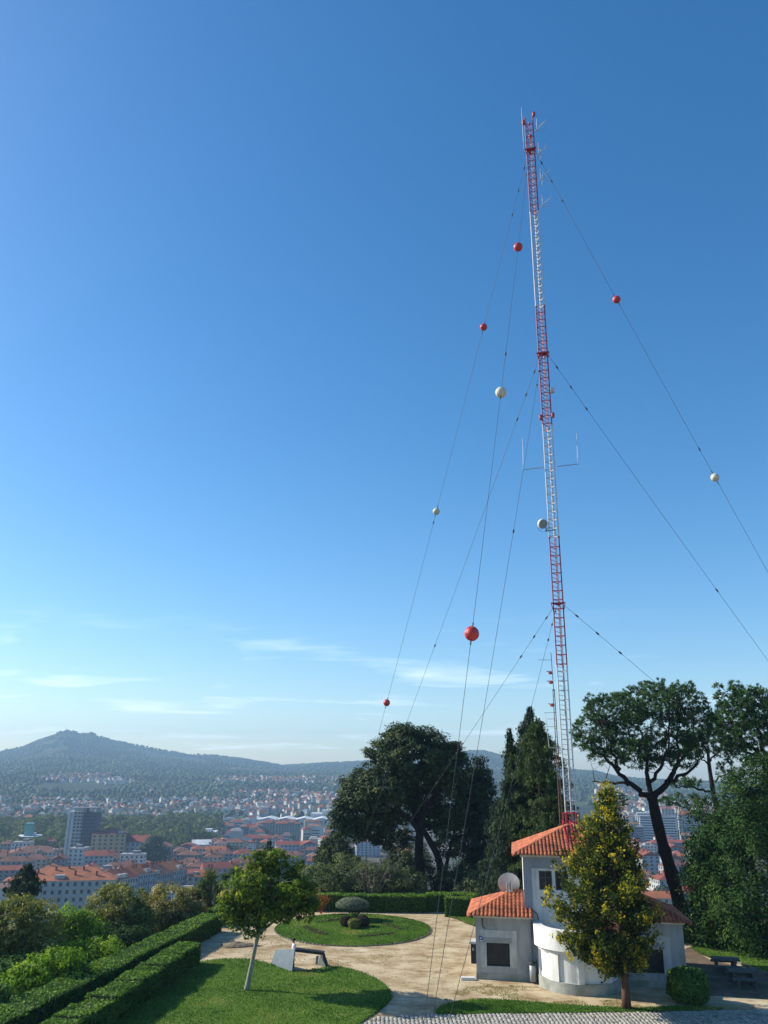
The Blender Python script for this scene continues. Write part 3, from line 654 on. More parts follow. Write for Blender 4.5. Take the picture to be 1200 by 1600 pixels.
# tower
tx0, tx1, ty0, ty1, tz = 9.0, 15.7, 55.55, 62.6, 6.92
tw = MB(); wins = [(9.97 + .0, 10.78, 5.02, 6.12), (10.98, 11.79, 5.02, 6.12), (12.9, 13.7, 5.02, 6.12), (13.9, 14.7, 5.02, 6.12)]
front_wall(tw, tx0, tx1, 0, tz, ty0, .28, wins); hbox(tw, tx0, tx0 + .28, ty0 + .28, ty1, 0, tz); hbox(tw, tx1 - .28, tx1, ty0 + .28, ty1, 0, tz); hbox(tw, tx0 + .28, tx1 - .28, ty1 - .28, ty1, 0, tz)
tower = tw.build('tower_wall', white_wall, house)
gb = MB(); hbox(gb, tx0 - .003, tx0 + .52, ty0 - .03, ty0 - .001, 3.4, tz); hbox(gb, tx0 + .52, tx1 - .52, ty0 - .03, ty0 - .001, 6.26, tz); hbox(gb, tx1 - .52, tx1 + .003, ty0 - .03, ty0 - .001, 3.4, tz); gb.build('painted_band', mat('blue_grey_render', (.34, .37, .41), .9, (.28, .31, .35), 1.1), tower)
for a, b_, c, d in wins:
    w_ = MB(); hbox(w_, a + .04, b_ - .04, ty0 + .16, ty0 + .18, c + .04, d - .04); wo_ = w_.build('window', slate_glass, tower)
    fr = MB(); ring(fr, a + .002, b_ - .002, c + .002, d - .002, a + .06, b_ - .06, c + .06, d - .06, ty0 + .17, .06); xm = (a + b_) / 2
    hbox(fr, xm - .025, xm + .025, ty0 + .10, ty0 + .158, c + .06, d - .06); hbox(fr, a + .06, b_ - .06, ty0 + .105, ty0 + .155, d - .42, d - .38); fr.build('frame', mat('window_frame', (.12, .13, .12), .6), wo_)
cor = MB(); hbox(cor, tx0 - .16, tx1 + .16, ty0 - .16, ty1 + .16, tz, tz + .16); cor.build('cornice', white_wall, house)
o_ = .58; ez = tz + .16; ap = hl(12.4, 59.3, 8.72); c4 = [hl(tx0 - o_, ty0 - o_, ez), hl(tx1 + o_, ty0 - o_, ez), hl(tx1 + o_, ty1 + o_, ez), hl(tx0 - o_, ty1 + o_, ez)]
ro = MB().add(c4 + [ap], [(0, 1, 4), (1, 2, 4), (2, 3, 4), (3, 0, 4), (3, 2, 1, 0)]).build('tower_roof', tile_m, house)
for i in range(4): roof_slope(ro, c4[i], c4[(i + 1) % 4], ap, ap)
hc = MB()
for i in range(4): hip_cap(hc, c4[i], ap)
hc.build('hip_tiles', cap_m, ro, True)
# round bay with a heavy parapet
bc = hl(12.04, 54.55, 0); PA, PB = pi, 2 * pi
def arc(mb, r0, r1, z0, z1, a0, a1, n=24):
    """solid arc of wall between two radii"""
    mb.lathe([(r1, z0), (r1, z1), (r0, z1), (r0, z0), (r1, z0)], n, bc, 0, a0, a1)
    for a in (a0, a1):
        mb.add([(bc[0] + r * cos(a), bc[1] + r * sin(a), z) for r, z in ((r0, z0), (r1, z0), (r1, z1), (r0, z1))], [(0, 1, 2, 3)])
bay = MB(); arc(bay, 2.0, 2.24, 0, 2.2, PA, PB, 36)
for sx in (-1, 1): bay.box((bc[0] + sx * 2.12, bc[1] + .49, 1.1), (.24, .98, 2.2))
bay_o = bay.build('bay_wall', white_wall, house, True)
bay_o.data.polygons.foreach_set('use_smooth', [False] * len(bay_o.data.polygons))
edges = [(PA, PA + .16), (PA + .72, PA + 1.0), (PA + 1.5, PA + 1.64), (PA + 2.14, PA + 2.42), (PA + 2.98, PB)]
for a0, a1 in edges:
    pr = MB(); arc(pr, 2.241, 2.36, .58, 2.0, a0, a1, 6); pr.build('pier', white_wall, bay_o)
pr = MB(); arc(pr, 2.241, 2.36, 2.001, 2.2, PA, PB, 36); pr.build('lintel_band', white_wall, bay_o)
pb = MB(); arc(pb, 2.241, 2.40, 0, .579, PA, PB, 36); pb.build('plinth', plinth_m, bay_o)
pp = MB(); arc(pp, 2.05, 2.58, 2.201, 3.28, PA, PB, 40)
for sx in (-1, 1): pp.box((bc[0] + sx * 2.315, bc[1] + .485, 2.74), (.53, .97, 1.078))
pp.build('parapet', white_wall, bay_o)
hf = MB(); hf.prism([(bc[0] + 2.04 * cos(a), bc[1] + 2.04 * sin(a)) for a in np.linspace(PA, PB, 24)] + [(bc[0] + 2.0, bc[1] + .96), (bc[0] - 2.0, bc[1] + .96)], 2.21, 2.5); hf.build('terrace_floor', plinth_m, bay_o)
# cable, gutter stub, slab at the wall foot
cb = MB(); cb.tube([hl(9.05, 55.50, 3.86), hl(9.5, 55.49, 3.84), hl(9.75, 55.48, 3.66), hl(9.82, 55.47, 3.3)], .025, 6); cb.build('cable', frame_m, house)
ct = MB(); ct.tube([hl(6.35, 54.94, 3.40), hl(6.37, 54.93, 2.95), hl(6.50, 54.92, 2.80)], .03, 6); ct.build('drain_stub', frame_m, house)
tag(MB().box((0, 0, 0), (.85, .35, .16)).build('stone_block', mat('white_stone', (.70, .69, .65), .9), None, False, (*G2(731, 1531), .075)), 'small white stone block lying on the sand by the house corner', 'block')
# blue sign plate
sg = thing('sign', 'small blue plate with white marks beside the left window of the house', 'sign', hw(6.24, 54.97, 2.10), HR)
MB().box((0, -.045, .13), (.20, .03, .30)).build('plate', mat('sign_blue', (.02, .10, .33), .4, spec=.5), sg)
mk = MB(); mk.box((-.005, -.063, .17), (.09, .005, .09)); mk.box((.04, -.0635, .20), (.05, .005, .03)); mk.box((0, -.063, .03), (.15, .005, .055)); mk.build('white_marks', mat('sign_white', (.8, .8, .8), .5), sg)
# wall cabinet
cab = thing('wall_cabinet', 'black meter cabinet with grey top fixed to the left side of the house', 'cabinet', hw(5.92, 55.9, .75), HR)
MB().box((-.171, 0, .55), (.34, 1.0, 1.10)).build('body', mat('cabinet_black', (.012, .014, .018), .5, spec=.4), cab)
MB().box((-.19, 0, 1.16), (.42, 1.1, .12)).build('cover', mat('cabinet_top', (.45, .46, .45), .7), cab)
MB().box((-.20, -.52, .80), (.10, .03, .16)).build('latch', mat('cabinet_latch', (.3, .3, .32), .5), cab)
# litter bin
bn = thing('litter_bin', 'grey cylindrical litter bin on a post at the corner of the house wing', 'bin', (*G2(833.5, 1537), 0))
bin_m = mat('bin_grey', (.33, .35, .35), .55, (.26, .28, .28), 4, metal=.3)
MB().lathe([(0.001, .12), (.19, .12), (.20, .98), (.17, .985), (.16, .2), (0.001, .2)], 18).build('drum', bin_m, bn, True)
pb_ = MB(); pb_.tube([(.27, 0, 0), (.27, 0, 1.28)], .03, 8); pb_.box((.22, 0, .5), (.1, .04, .04)); pb_.box((.22, 0, .85), (.1, .04, .04)); pb_.build('post', frame_m, bn)
MB().lathe([(.001, .07), (.15, .05), (.23, 0), (.22, -.02), (.001, .02)], 18, (0, 0, 1.1)).build('lid', frame_m, bn, True)
MB().tube([(.0, 0, 1.12), (.27, 0, 1.12)], .02, 6).build('lid_arm', frame_m, bn)
# satellite dish on the wing roof, seen from behind
dp = D(795, 1382, 57.3); ds = thing('satellite_dish', 'large pale satellite dish on the roof of the left house wing', 'satellite dish', (dp[0], dp[1], 4.42))
dish_m = mat('dish_paint', (.46, .49, .50), .6, (.38, .41, .42), 3)
dz = dp[2] - 4.42; q = MB(); prof = [(r_, .28 * r_ * r_) for r_ in np.linspace(0.001, .72, 9)]; q.lathe(prof, 28); q.lathe([(r_, z + .02) for r_, z in prof], 28)
dish = q.build('reflector', dish_m, ds, True, (0, 0, dz)); dish.rotation_euler = (radians(-68), 0, radians(-8))
q = MB(); q.tube([(0, -.05, -.4), (0, -.12, dz)], .05, 8); q.build('post', bin_m, ds)
q = MB()
for sx in (-.16, .16): q.bar((sx, -.22, dz - .42), (sx * 1.1, -.10, dz + .18), .07)
q.bar((-.2, -.22, dz - .38), (.2, -.22, dz - .38), .07); q.bar((0, -.30, dz - .5), (0, -.2, dz - .25), .09); q.build('mount', mat('dish_mount', (.42, .45, .46), .5, metal=.3), ds)
q = MB(); q.bar((0, .05, dz - .3), (0, .75, dz + .12), .03); q.box((0, .78, dz + .14), (.08, .12, .08)); q.build('feed_arm', bin_m, ds)

# ------------------------------------------------------------------ lattice mast
MX, MY, MR = 13.27, 59.28, .415
red_m = mat('mast_red', (0.44, 0.022, 0.045), .55, (0.32, 0.018, 0.035), 1.5, spec=.4)
wht_m = mat('mast_white', (0.66, 0.66, 0.66), .5, (0.5, 0.5, 0.5), 1.5, spec=.4)
galv_m = mat('galvanised', (0.42, 0.44, 0.46), .45, (0.34, 0.35, 0.37), 2, metal=.5)
wire_m = mat('wire', (0.05, 0.055, 0.06), .6)
mast = thing('radio_mast', 'tall red and white guyed lattice radio mast rising through the house roof', 'mast', (MX, MY, 8.0))
angs = [radians(180 + 15), radians(60 + 15), radians(-60 + 15)]
LEG = [Vector((MR * cos(a), MR * sin(a), 0)) for a in angs]
SECT = [(8.0, 9.39, red_m), (9.39, 19.58, wht_m), (19.58, 29.44, red_m), (29.44, 38.95, wht_m), (38.95, 50.05, red_m), (50.05, 59.75, wht_m), (59.75, 70.3, red_m)]
BAY = .69
def brace_mesh(m_, cross=True):
    mb = MB()
    for i in range(3): mb.bar(LEG[i], LEG[(i + 1) % 3], .045)
    a = LEG[0] * .55 + LEG[1] * .45; b_ = LEG[0] * -.25 + LEG[2] * .2 + LEG[1] * 1.0
    mb.bar(LEG[0] + Vector((0, 0, BAY * .5)), LEG[1] + Vector((0, 0, BAY * .5)), .03)
    return mb.mesh('brace', m_)
bms = {id(m_): brace_mesh(m_) for m_ in (red_m, wht_m)}
for z0, z1, m_ in SECT:
    for l in LEG:
        q = MB(); q.tube([l + Vector((0, 0, z0 - 8)), l + Vector((0, 0, z1 - 8))], .048, 8)
        q.tube([l + Vector((0, 0, z1 - 8.10)), l + Vector((0, 0, z1 - 8.001))], .085, 8); q.build('leg', m_, mast, False)
    z = z0 + .1
    while z < z1 - .2:
        link('brace', bms[id(m_)], mast, (0, 0, z - 8)); z += BAY
q = MB(); fx = LEG[1] * .82 + LEG[2] * .12; q.tube([fx, fx + Vector((0, 0, 60))], .035, 6); q.tube([fx + Vector((.07, .02, 0)), fx + Vector((.07, .02, 52))], .018, 5); q.build('cable_run', galv_m, mast)
PLATES = [24.23, 45.53, 66.71]
for zp in PLATES:
    q = MB(); q.prism([(l.x * 1.45, l.y * 1.45) for l in LEG], zp - 8.04, zp - 7.96)
    for l in LEG: q.bar(l * 1.45 + Vector((0, 0, zp - 8)), l + Vector((0, 0, zp - 8.7)), .05)
    q.build('guy_plate', red_m, mast)
    MB().lathe([(.001, -.12), (.10, -.12), (.10, .05), (.05, .1)], 10, (LEG[2].x * .3, LEG[2].y * .3, zp - 8.28)).build('plate_lamp', wht_m, mast)
q = MB()
for a in np.linspace(.3, .3 + 2 * pi, 5)[:-1]: q.tube([(.62 * cos(a), .62 * sin(a), 0.0), (.62 * cos(a), .62 * sin(a), 1.4)], .045, 6)
for zz_ in (.72, 1.38): 
    cs = [(.62 * cos(a), .62 * sin(a), zz_) for a in np.linspace(.3, .3 + 2 * pi, 5)]
    for i in range(4): q.bar(cs[i], cs[i + 1], .05)
q.build('base_frame', red_m, mast)
def lamp(z, i, k=1.35):
    l = LEG[i] * k; q = MB(); q.lathe([(.001, 0), (.13, 0), (.15, .1), (.15, .34), (.09, .44), (.001, .45)], 12, (l.x, l.y, z - 8)); q.bar((LEG[i].x, LEG[i].y, z - 7.98), (l.x, l.y, z - 7.98), .05)
    q.build('obstruction_light', mat('lamp_red', (.40, .05, .05), .35, spec=.6), mast, False)
for z, i in ((70.35, 2), (69.6, 0), (68.6, 1), (39.4, 0), (39.5, 2), (38.6, 1)): lamp(z, i)
# roof ladder, its own thing leaning on the tiles
ld = thing('roof_ladder', 'red roof ladder laid down the tiles in front of the mast', 'ladder', (*D(897, 1343, 54.55)[:2], 7.02), radians(-6))
for sx in (-.22, .22):
    q = MB(); q.bar((sx, -.12, -.9), (sx, -.05, .25), .06); q.bar((sx, -.05, .25), (sx * 1.15, 3.45, 1.95), .06); q.build('rail', red_m, ld)
for k in range(9): s = k / 9; MB().bar((-.22, -.05 + 3.5 * s, .26 + 1.7 * s), (.22, -.05 + 3.5 * s, .26 + 1.7 * s), .045).build('rung', red_m, ld)

# ------------------------------------------------------------------ guy wires and marker balls
ANCH = {'back': (-6.3, 96.2), 'front': (.75, 29.1), 'right': (44.45, 65.9)}
where = {'back': 'running back behind the dark tree', 'front': 'running forward over the sand to the bottom edge', 'right': 'running out to the right of the frame'}
lev = ['lowest', 'middle', 'highest']
guys = {}
leg_of = {'back': 1, 'front': 0, 'right': 2}
for k, (axx, ayy) in ANCH.items():
    for li, zp in enumerate(PLATES):
        d = Vector((axx - MX, ayy - MY, 0)).normalized(); top = Vector((MX, MY, zp - .12)) + d * .5; bot = Vector((axx, ayy, hz(axx, ayy)))
        gw = thing('guy_wire', f'{lev[li]} guy wire of the mast {where[k]}', 'guy wire', bot)
        L_ = (top - bot).length; sag = .006 * L_
        pts = [bot.lerp(top, s) - Vector((0, 0, sag * 4 * s * (1 - s))) for s in np.linspace(0, 1, 13)]
        q = MB(); q.tube([p - bot for p in pts], .011 if k == 'front' else .014, 5); q.build('cable', wire_m, gw)
        for j, dist in enumerate((1.2, 3.2, 5.4, L_ * .42)):
            s = 1 - dist / L_; p = bot.lerp(top, s) - Vector((0, 0, sag * 4 * s * (1 - s))) - bot; dr = (top - bot).normalized()
            MB().tube([p - dr * .17, p - dr * .08, p + dr * .08, p + dr * .17], [.03, .065, .065, .03], 7).build('insulator', wire_m, gw)
        q = MB(); q.tube([bot - bot, (pts[1] - bot) * .35], .04, 6); q.build('turnbuckle', galv_m, gw)
        guys[k, li] = (bot, top, sag)
ball_red = mat('ball_red', (0.60, 0.045, 0.04), .38, (0.5, 0.035, 0.035), 6, .5, spec=.5, bscale=14)
ball_wht = mat('ball_white', (0.66, 0.63, 0.52), .45, (0.55, 0.52, 0.42), 5, .5, spec=.5, bscale=14)
for k, py, colr, lab in (('back', 511, 0, 'red marker ball on the long left guy wire, upper of its two reds'), ('back', 799, 1, 'cream marker ball on the long left guy wire between two red ones'), ('back', 1098, 0, 'small red marker ball low over the dark tree on the left guy wire'),
                         ('front', 386, 0, 'red marker ball close to the mast, topmost of all the balls'), ('front', 613, 1, 'cream marker ball nearest the mast on the steep front guy wire'), ('front', 990, 0, 'large red marker ball, nearest and lowest on the steep front guy wire'),
                         ('right', 468, 0, 'red marker ball on the right-hand guy wire'), ('right', 746, 1, 'cream marker ball on the right-hand guy wire')):
    bot, top, sag = guys[k, 2]; lo, hi = 0.0, 1.0
    def gp(s): return bot.lerp(top, s) - Vector((0, 0, sag * 4 * s * (1 - s)))
    lo = .25
    for _ in range(40):
        mid = (lo + hi) / 2
        if PX(gp(mid))[1] > py: lo = mid
        else: hi = mid
    p = gp(lo); dr = (top - bot).normalized(); bl = thing('marker_ball', lab, 'marker ball', p)
    q = MB(); R0 = .35; prof = [(max(.002, R0 * sin(a)), -R0 * cos(a)) for a in np.linspace(0, pi, 17)]; q.lathe(prof, 28)
    sh = q.build('shell', ball_wht if colr else ball_red, bl, True); sh.rotation_euler = dr.to_track_quat('Z', 'Y').to_euler()
    q = MB(); q.lathe([(R0 * 1.0, -.02), (R0 * 1.025, -.012), (R0 * 1.025, .012), (R0 * 1.0, .02)], 28); sm = q.build('seam', ball_wht if colr else ball_red, bl, True); sm.rotation_euler = (radians(90), 0, radians(35))
    for e in (-1, 1): MB().tube([dr * e * R0 * .96, dr * e * (R0 + .28)], .035, 7).build('clamp', wire_m, bl)

# ------------------------------------------------------------------ antennas on the mast
def MP(px, py, dy=0.0): return Vector(D(px, py, MY + dy))
ant_m = mat('antenna_white', (.62, .64, .64), .5)
def whip(label, p0, p1, arm, r=.035):
    t_ = thing('whip_antenna', label, 'antenna', p0); q = MB(); q.tube([Vector((0, 0, 0)), (p1 - p0) * .55, p1 - p0], [r, r * .85, r * .55], 7); q.build('rod', ant_m, t_)
    q = MB()
    for a, b_ in arm: q.tube([a - p0, b_ - p0], .035, 6)
    q.build('bracket', galv_m, t_); return t_
a0 = MP(818, 222); whip('white whip antenna at the very top left of the mast', a0, MP(814.5, 168), [(a0, Vector((MX - .35, MY, a0.z))), (a0 + Vector((0, 0, -.75)), Vector((MX - .35, MY, a0.z - 1.1))), (a0 + Vector((0, 0, .1)), a0 + Vector((0, 0, -.8)))])
for lab, ma, pa, pt in (('whip antenna on the left end of the side arm halfway up the mast', (852, 730), (818, 734), (816.5, 685)), ('whip antenna on the right end of the side arm halfway up the mast', (870, 729), (903, 725), (901, 677))):
    p = MP(*pa); m0 = MP(*ma); whip(lab, p, MP(*pt), [(p, m0), (p + Vector((0, 0, -.05)), p + Vector((0, 0, .45)))])
p = MP(858, 1168); whip('thin whip antenna low on the mast in front of the cedar', p, MP(852, 1112), [(p, MP(882, 1170))], .022)
def yagi(label, pm, pt, rods):
    m0 = Vector(pm); t_ = thing('yagi_antenna', label, 'antenna', m0); e = Vector(pt) - m0; q = MB(); q.tube([Vector((0, 0, 0)), e], .03, 6); q.build('boom', ant_m, t_)
    dr = e.normalized(); sd_ = dr.cross(Vector((0, 1, 0))).normalized()
    for s in (.35, .55, .75, .93): MB().tube([e * s - Vector((0, .42, 0)) - sd_ * .12, e * s + Vector((0, .42, 0)) + sd_ * .12], .014, 5).build('element', ant_m, t_)
    for a, b_ in rods: MB().tube([Vector(a) - m0, Vector(b_) - m0], .02, 5).build('rod', ant_m, t_)
for lab, y0, extra in (('topmost antenna boom on the right side of the mast', 205, 0), ('second antenna boom below the red collar at the mast top', 243, 1), ('third antenna boom with crossed loops on the upper mast', 283, 2), ('lowest of the upper antenna booms, where red turns white', 324, 0)):
    xm = 833 + (y0 - 205) * .075; m0 = MP(xm + 2, y0); rods = [(MP(xm + 6, y0 - 2), MP(xm + 5, y0 - 20)), (MP(xm + 5, y0 - 2), MP(xm + 18, y0 - 1))]
    if extra: rods += [(MP(xm + 2, y0 + 3), MP(xm + 8, y0 + 7)), (MP(xm + 8, y0 + 7), MP(xm + 9, y0 - 10))]
    if extra == 2: rods += [(MP(xm + 10, y0 - 14), MP(xm + 14, y0 - 2)), (MP(xm + 9, y0 - 4), MP(xm + 15, y0 - 12))]
    yagi(lab, m0, MP(xm + 18, y0 - 15), rods)
p = MP(863, 610); t_ = thing('panel_antenna', 'small pale box antenna on the right of the middle red section', 'antenna', p); MB().box((0, 0, 0), (.34, .22, .42)).build('housing', ant_m, t_); MB().bar((-.15, 0, 0), (-.45, 0, 0), .05).build('bracket', galv_m, t_)
p = MP(846, 818); t_ = thing('microwave_dish', 'round drum microwave dish on the left of the mast', 'dish antenna', p)
q = MB(); q.lathe([(.001, -.10), (.25, -.09), (.38, .0), (.38, .26), (.36, .26)], 24); o = q.build('shroud', ant_m, t_, True); rot = Vector((.40, -.80, -.42)).to_track_quat('Z', 'Y').to_euler(); o.rotation_euler = rot
q = MB(); q.lathe([(.001, .275), (.36, .262)], 24); o = q.build('cover', mat('radome_grey', (.26, .32, .34), .6), t_, True); o.rotation_euler = rot
q = MB(); q.tube([(.1, .05, 0), (.35, .05, -.15), (.35, .05, -.62)], .035, 6); a1 = MP(868, 828) - p; q.bar((.28, .05, -.6), a1, .06); q.build('bracket', wire_m, t_)
q = MB(); q.tube([Vector((-.3 + .38 * (1 - cos(a)), 0, -.32 - .34 * sin(a))) for a in np.linspace(0, pi, 9)], .016, 5); q.build('cable_loop', wire_m, t_)
p = Vector((MX - .62, MY + .5, 8.3)); t_ = thing('antenna_pole', 'slim rusty pole with small lamps just left of the mast foot', 'pole', p)
q = MB()
rust = mat('rusty_pole', (.20, .13, .10), .8, (.12, .08, .07), 3)
for sx in (-.09, .09): q.tube([(sx, 0, 0), (sx * .6, 0, 9.6)], .032, 6)
for k in range(16): q.bar((-.09, 0, .4 + k * .58), (.09, 0, .4 + k * .58), .03)
q.tube([(0, 0, 9.5), (-.05, 0, 12.3)], .028, 6); q.build('pole', rust, t_)
for zk in (10.7, 10.0, 8.35):
    q = MB(); q.lathe([(.001, 0), (.13, 0), (.15, .16), (.06, .24), (.001, .25)], 10, (-.18, 0, zk)); q.build('lamp', mat('lamp_red', (.62, .10, .09)), t_); MB().bar((-.45, 0, zk + .22), (0, 0, zk + .1), .05).build('lamp_bracket', wire_m, t_)
for zk, lx in ((7.9, .75), (7.45, .55), (6.9, .9)): MB().tube([(-.05 - lx, 0, zk), (0, 0, zk + .05)], .018, 5).build('element', galv_m, t_)
MB().tube([(-1.0, 0, 11.75), (0, 0, 11.75)], .022, 5).build('cross_arm', galv_m, t_)
# ------------------------------------------------------------------ golden conifer before the house
def gold_conifer():
    rg = np.random.default_rng(41); base = G(980, 1577); Y = base[1]; t_ = thing('golden_conifer', 'tall conifer with yellow-tipped foliage standing before the house', 'tree', base)
    top = D(949, 1226, Y) - base; low = D(968, 1500, Y) - base
    axis = lambda s: np.array((np.interp(s, [0, .3, 1], [0, -.12, top[0]]), 0, top[2] * s)); lop = lambda s: np.interp(s, [.15, .28, .42, .7, 1], [-.3, -.85, -1.0, -.45, 0])   # the crown hangs over to the left
    q = MB(); ss = np.linspace(0, .97, 14); q.tube([axis(s) + rg.normal(size=3) * (.02, .02, 0) for s in ss], np.r_[.27, .21, np.linspace(.19, .02, 12)], 10); q.build('trunk', red_bark, t_, True)
    # half width of the crown by height, read from its outline
    prof = lambda s: np.interp(s, [.20, .25, .33, .42, .52, .62, .72, .82, .90, .96, 1.0], [1.0, 2.15, 2.95, 3.15, 2.8, 2.35, 1.8, 1.35, .85, .45, .08])
    br = MB(); C = []; Dr = []
    for i in range(300):
        s = .19 + .80 * rg.random() ** 1.25; a = rg.random() * 2 * pi; R = prof(s) * (.72 + .40 * rg.random()) * (.9 + .18 * sin(3 * a + 9 * s))
        d = np.array((cos(a), sin(a), 0)); p0 = axis(max(s - .05, .1)); rise = .25 + .35 * s; p1 = axis(s) + d * R + np.array((lop(s), 0, -.25 + R * (rise - .32)))
        br.tube(curve(p0, p1, -.12 * R, 4), np.linspace(.035, .008, 4), 4, caps=False)
        k = max(2, int(R * 4.2))
        for j in range(k):
            u = .28 + .72 * (j + rg.random()) / k; pt = p0 * (1 - u) + p1 * u + np.array((0, 0, -.1 * R * 4 * u * (1 - u) * .5)) + rg.normal(size=3) * .16; C.append(pt); Dr.append(d * .6 + np.array((0, 0, .7)) + rg.normal(size=3) * .25)
    br.build('branches', red_bark, t_, True)
    C = np.array(C); Dr = unit(np.array(Dr)); per = 26; n = len(C) * per
    # each spray: scales fanning out from a short twig that points out and up
    c = np.repeat(C, per, 0); d = np.repeat(Dr, per, 0); u = rg.random(n); off = rg.normal(size=(n, 3)) * (.045 + .11 * np.sin(u * pi))[:, None]; ln = np.repeat(.22 + .26 * rg.random(len(C)), per)
    P = c + d * (u * ln)[:, None] + off; N = off * 6 + rg.normal(size=(n, 3)) * .6 + np.array((0, 0, .3)); T = d + off * 3
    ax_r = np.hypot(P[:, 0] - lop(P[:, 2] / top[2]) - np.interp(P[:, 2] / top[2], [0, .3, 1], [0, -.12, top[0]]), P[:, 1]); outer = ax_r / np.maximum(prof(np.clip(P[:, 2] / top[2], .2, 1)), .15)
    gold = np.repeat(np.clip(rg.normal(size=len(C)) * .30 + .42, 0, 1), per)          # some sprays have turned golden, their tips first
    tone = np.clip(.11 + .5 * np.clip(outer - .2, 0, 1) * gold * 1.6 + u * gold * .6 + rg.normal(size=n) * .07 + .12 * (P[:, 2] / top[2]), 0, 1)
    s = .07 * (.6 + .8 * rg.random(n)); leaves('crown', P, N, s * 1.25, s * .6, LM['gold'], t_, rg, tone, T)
gold_conifer()

# ------------------------------------------------------------------ young tree on the near lawn
Y = float(G(385, 1548)[1]); b0 = G(385, 1549)
P3 = lambda *pts, YY=Y: [D(x, y, YY + (dy[0] if dy else 0)) for x, y, *dy in pts]
tree('lawn_tree', 'young leaning broadleaf tree with pale trunk on the near lawn', 'tree',
     [([b0, *P3((393, 1508), (400, 1475), (407, 1452))], [.17, .125, .11, .105]), (P3((407, 1453), (412, 1425), (405, 1385), (408, 1350)), [.10, .07, .05, .02]), (P3((408, 1455), (428, 1440), (445, 1425, .4), (470, 1405, .6)), [.085, .06, .045, .02]),
      (P3((407, 1450), (390, 1420, -.5), (372, 1395, -.6)), [.06, .045, .015]), (P3((410, 1430), (430, 1400, -.8), (440, 1365, -.8)), [.06, .04, .015]), (P3((409, 1430), (400, 1400, 1.0), (395, 1365, 1.4)), [.06, .04, .015])],
     [E_(400, 1400, Y, 34, 30), E_(432, 1378, Y, 32, 26), E_(372, 1405, Y - .4, 24, 22), E_(360, 1425, Y, 16, 18), E_(468, 1400, Y, 26, 22), E_(432, 1346, Y, 18, 17), E_(395, 1446, Y, 22, 12), E_(372, 1446, Y, 15, 10), E_(450, 1428, Y + .3, 24, 10), E_(484, 1418, Y + .3, 14, 16), E_(388, 1366, Y, 22, 20), E_(405, 1342, Y, 12, 12), E_(462, 1366, Y, 16, 18), E_(440, 1405, Y + 1, 30, 24), E_(415, 1425, Y - 1, 26, 16), E_(448, 1392, Y - 1.6, 22, 20), E_(395, 1385, Y - 1.6, 24, 22), E_(365, 1382, Y + .6, 12, 12), E_(478, 1384, Y, 10, 12)],
     430, 34, .40, .105, LM['plane'], pale_bark, 42, n_br=150, br_r=.02, shell=.35, asp=.7, up=.35)

# ------------------------------------------------------------------ big dark cypress, its neighbour, cedars
Y = 90.0
def zb(px, Y, dz=0): x = D(px, 1400, Y)[0]; return np.array((x, Y, hz(x, Y) + dz))
tree('cypress_tree', 'big spreading dark tree with forked trunk behind the low hedge', 'tree',
     [([zb(668, Y), *P3((660, 1390), (655, 1340), (656, 1300), YY=Y)], [.65, .55, .48, .42]), ([zb(694, Y), *P3((692, 1395), (686, 1345), (672, 1315), (658, 1292), YY=Y)], [.5, .45, .36, .32, .25]), (P3((657, 1302), (640, 1280), (615, 1266), (585, 1250), YY=Y), [.32, .26, .18, .08]),
      (P3((657, 1300), (665, 1250), (672, 1210), (660, 1170), YY=Y), [.32, .22, .14, .06]), (P3((650, 1285), (640, 1250, 1), (630, 1205, 1), YY=Y), [.2, .14, .06]), (P3((668, 1260), (690, 1235), (705, 1210), YY=Y), [.18, .12, .05]), (P3((615, 1266), (575, 1275), (548, 1285), YY=Y), [.14, .1, .04]), (P3((690, 1390), (700, 1340), (715, 1280), YY=Y), [.25, .18, .08])],
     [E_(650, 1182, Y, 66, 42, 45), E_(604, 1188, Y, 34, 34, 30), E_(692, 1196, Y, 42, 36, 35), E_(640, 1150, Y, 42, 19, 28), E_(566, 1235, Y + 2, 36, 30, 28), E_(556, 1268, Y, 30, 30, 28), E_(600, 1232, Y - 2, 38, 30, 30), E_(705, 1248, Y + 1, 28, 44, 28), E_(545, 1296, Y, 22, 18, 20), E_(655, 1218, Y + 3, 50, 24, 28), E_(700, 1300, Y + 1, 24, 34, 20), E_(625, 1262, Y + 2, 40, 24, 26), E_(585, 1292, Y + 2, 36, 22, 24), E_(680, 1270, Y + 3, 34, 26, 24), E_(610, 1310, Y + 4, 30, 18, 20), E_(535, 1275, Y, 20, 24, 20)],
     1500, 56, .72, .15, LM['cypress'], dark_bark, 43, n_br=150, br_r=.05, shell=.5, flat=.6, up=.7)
Y = 93.0
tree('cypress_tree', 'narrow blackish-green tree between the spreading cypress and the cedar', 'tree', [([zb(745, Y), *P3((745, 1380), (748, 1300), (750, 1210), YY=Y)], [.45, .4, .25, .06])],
     [E_(751, 1212, Y, 20, 26), E_(744, 1245, Y, 30, 30), E_(752, 1280, Y, 32, 34), E_(742, 1320, Y, 34, 36), E_(748, 1360, Y, 34, 32)], 480, 55, .7, .15, LM['dark'], dark_bark, 44, n_br=40, br_r=.06, up=.6)

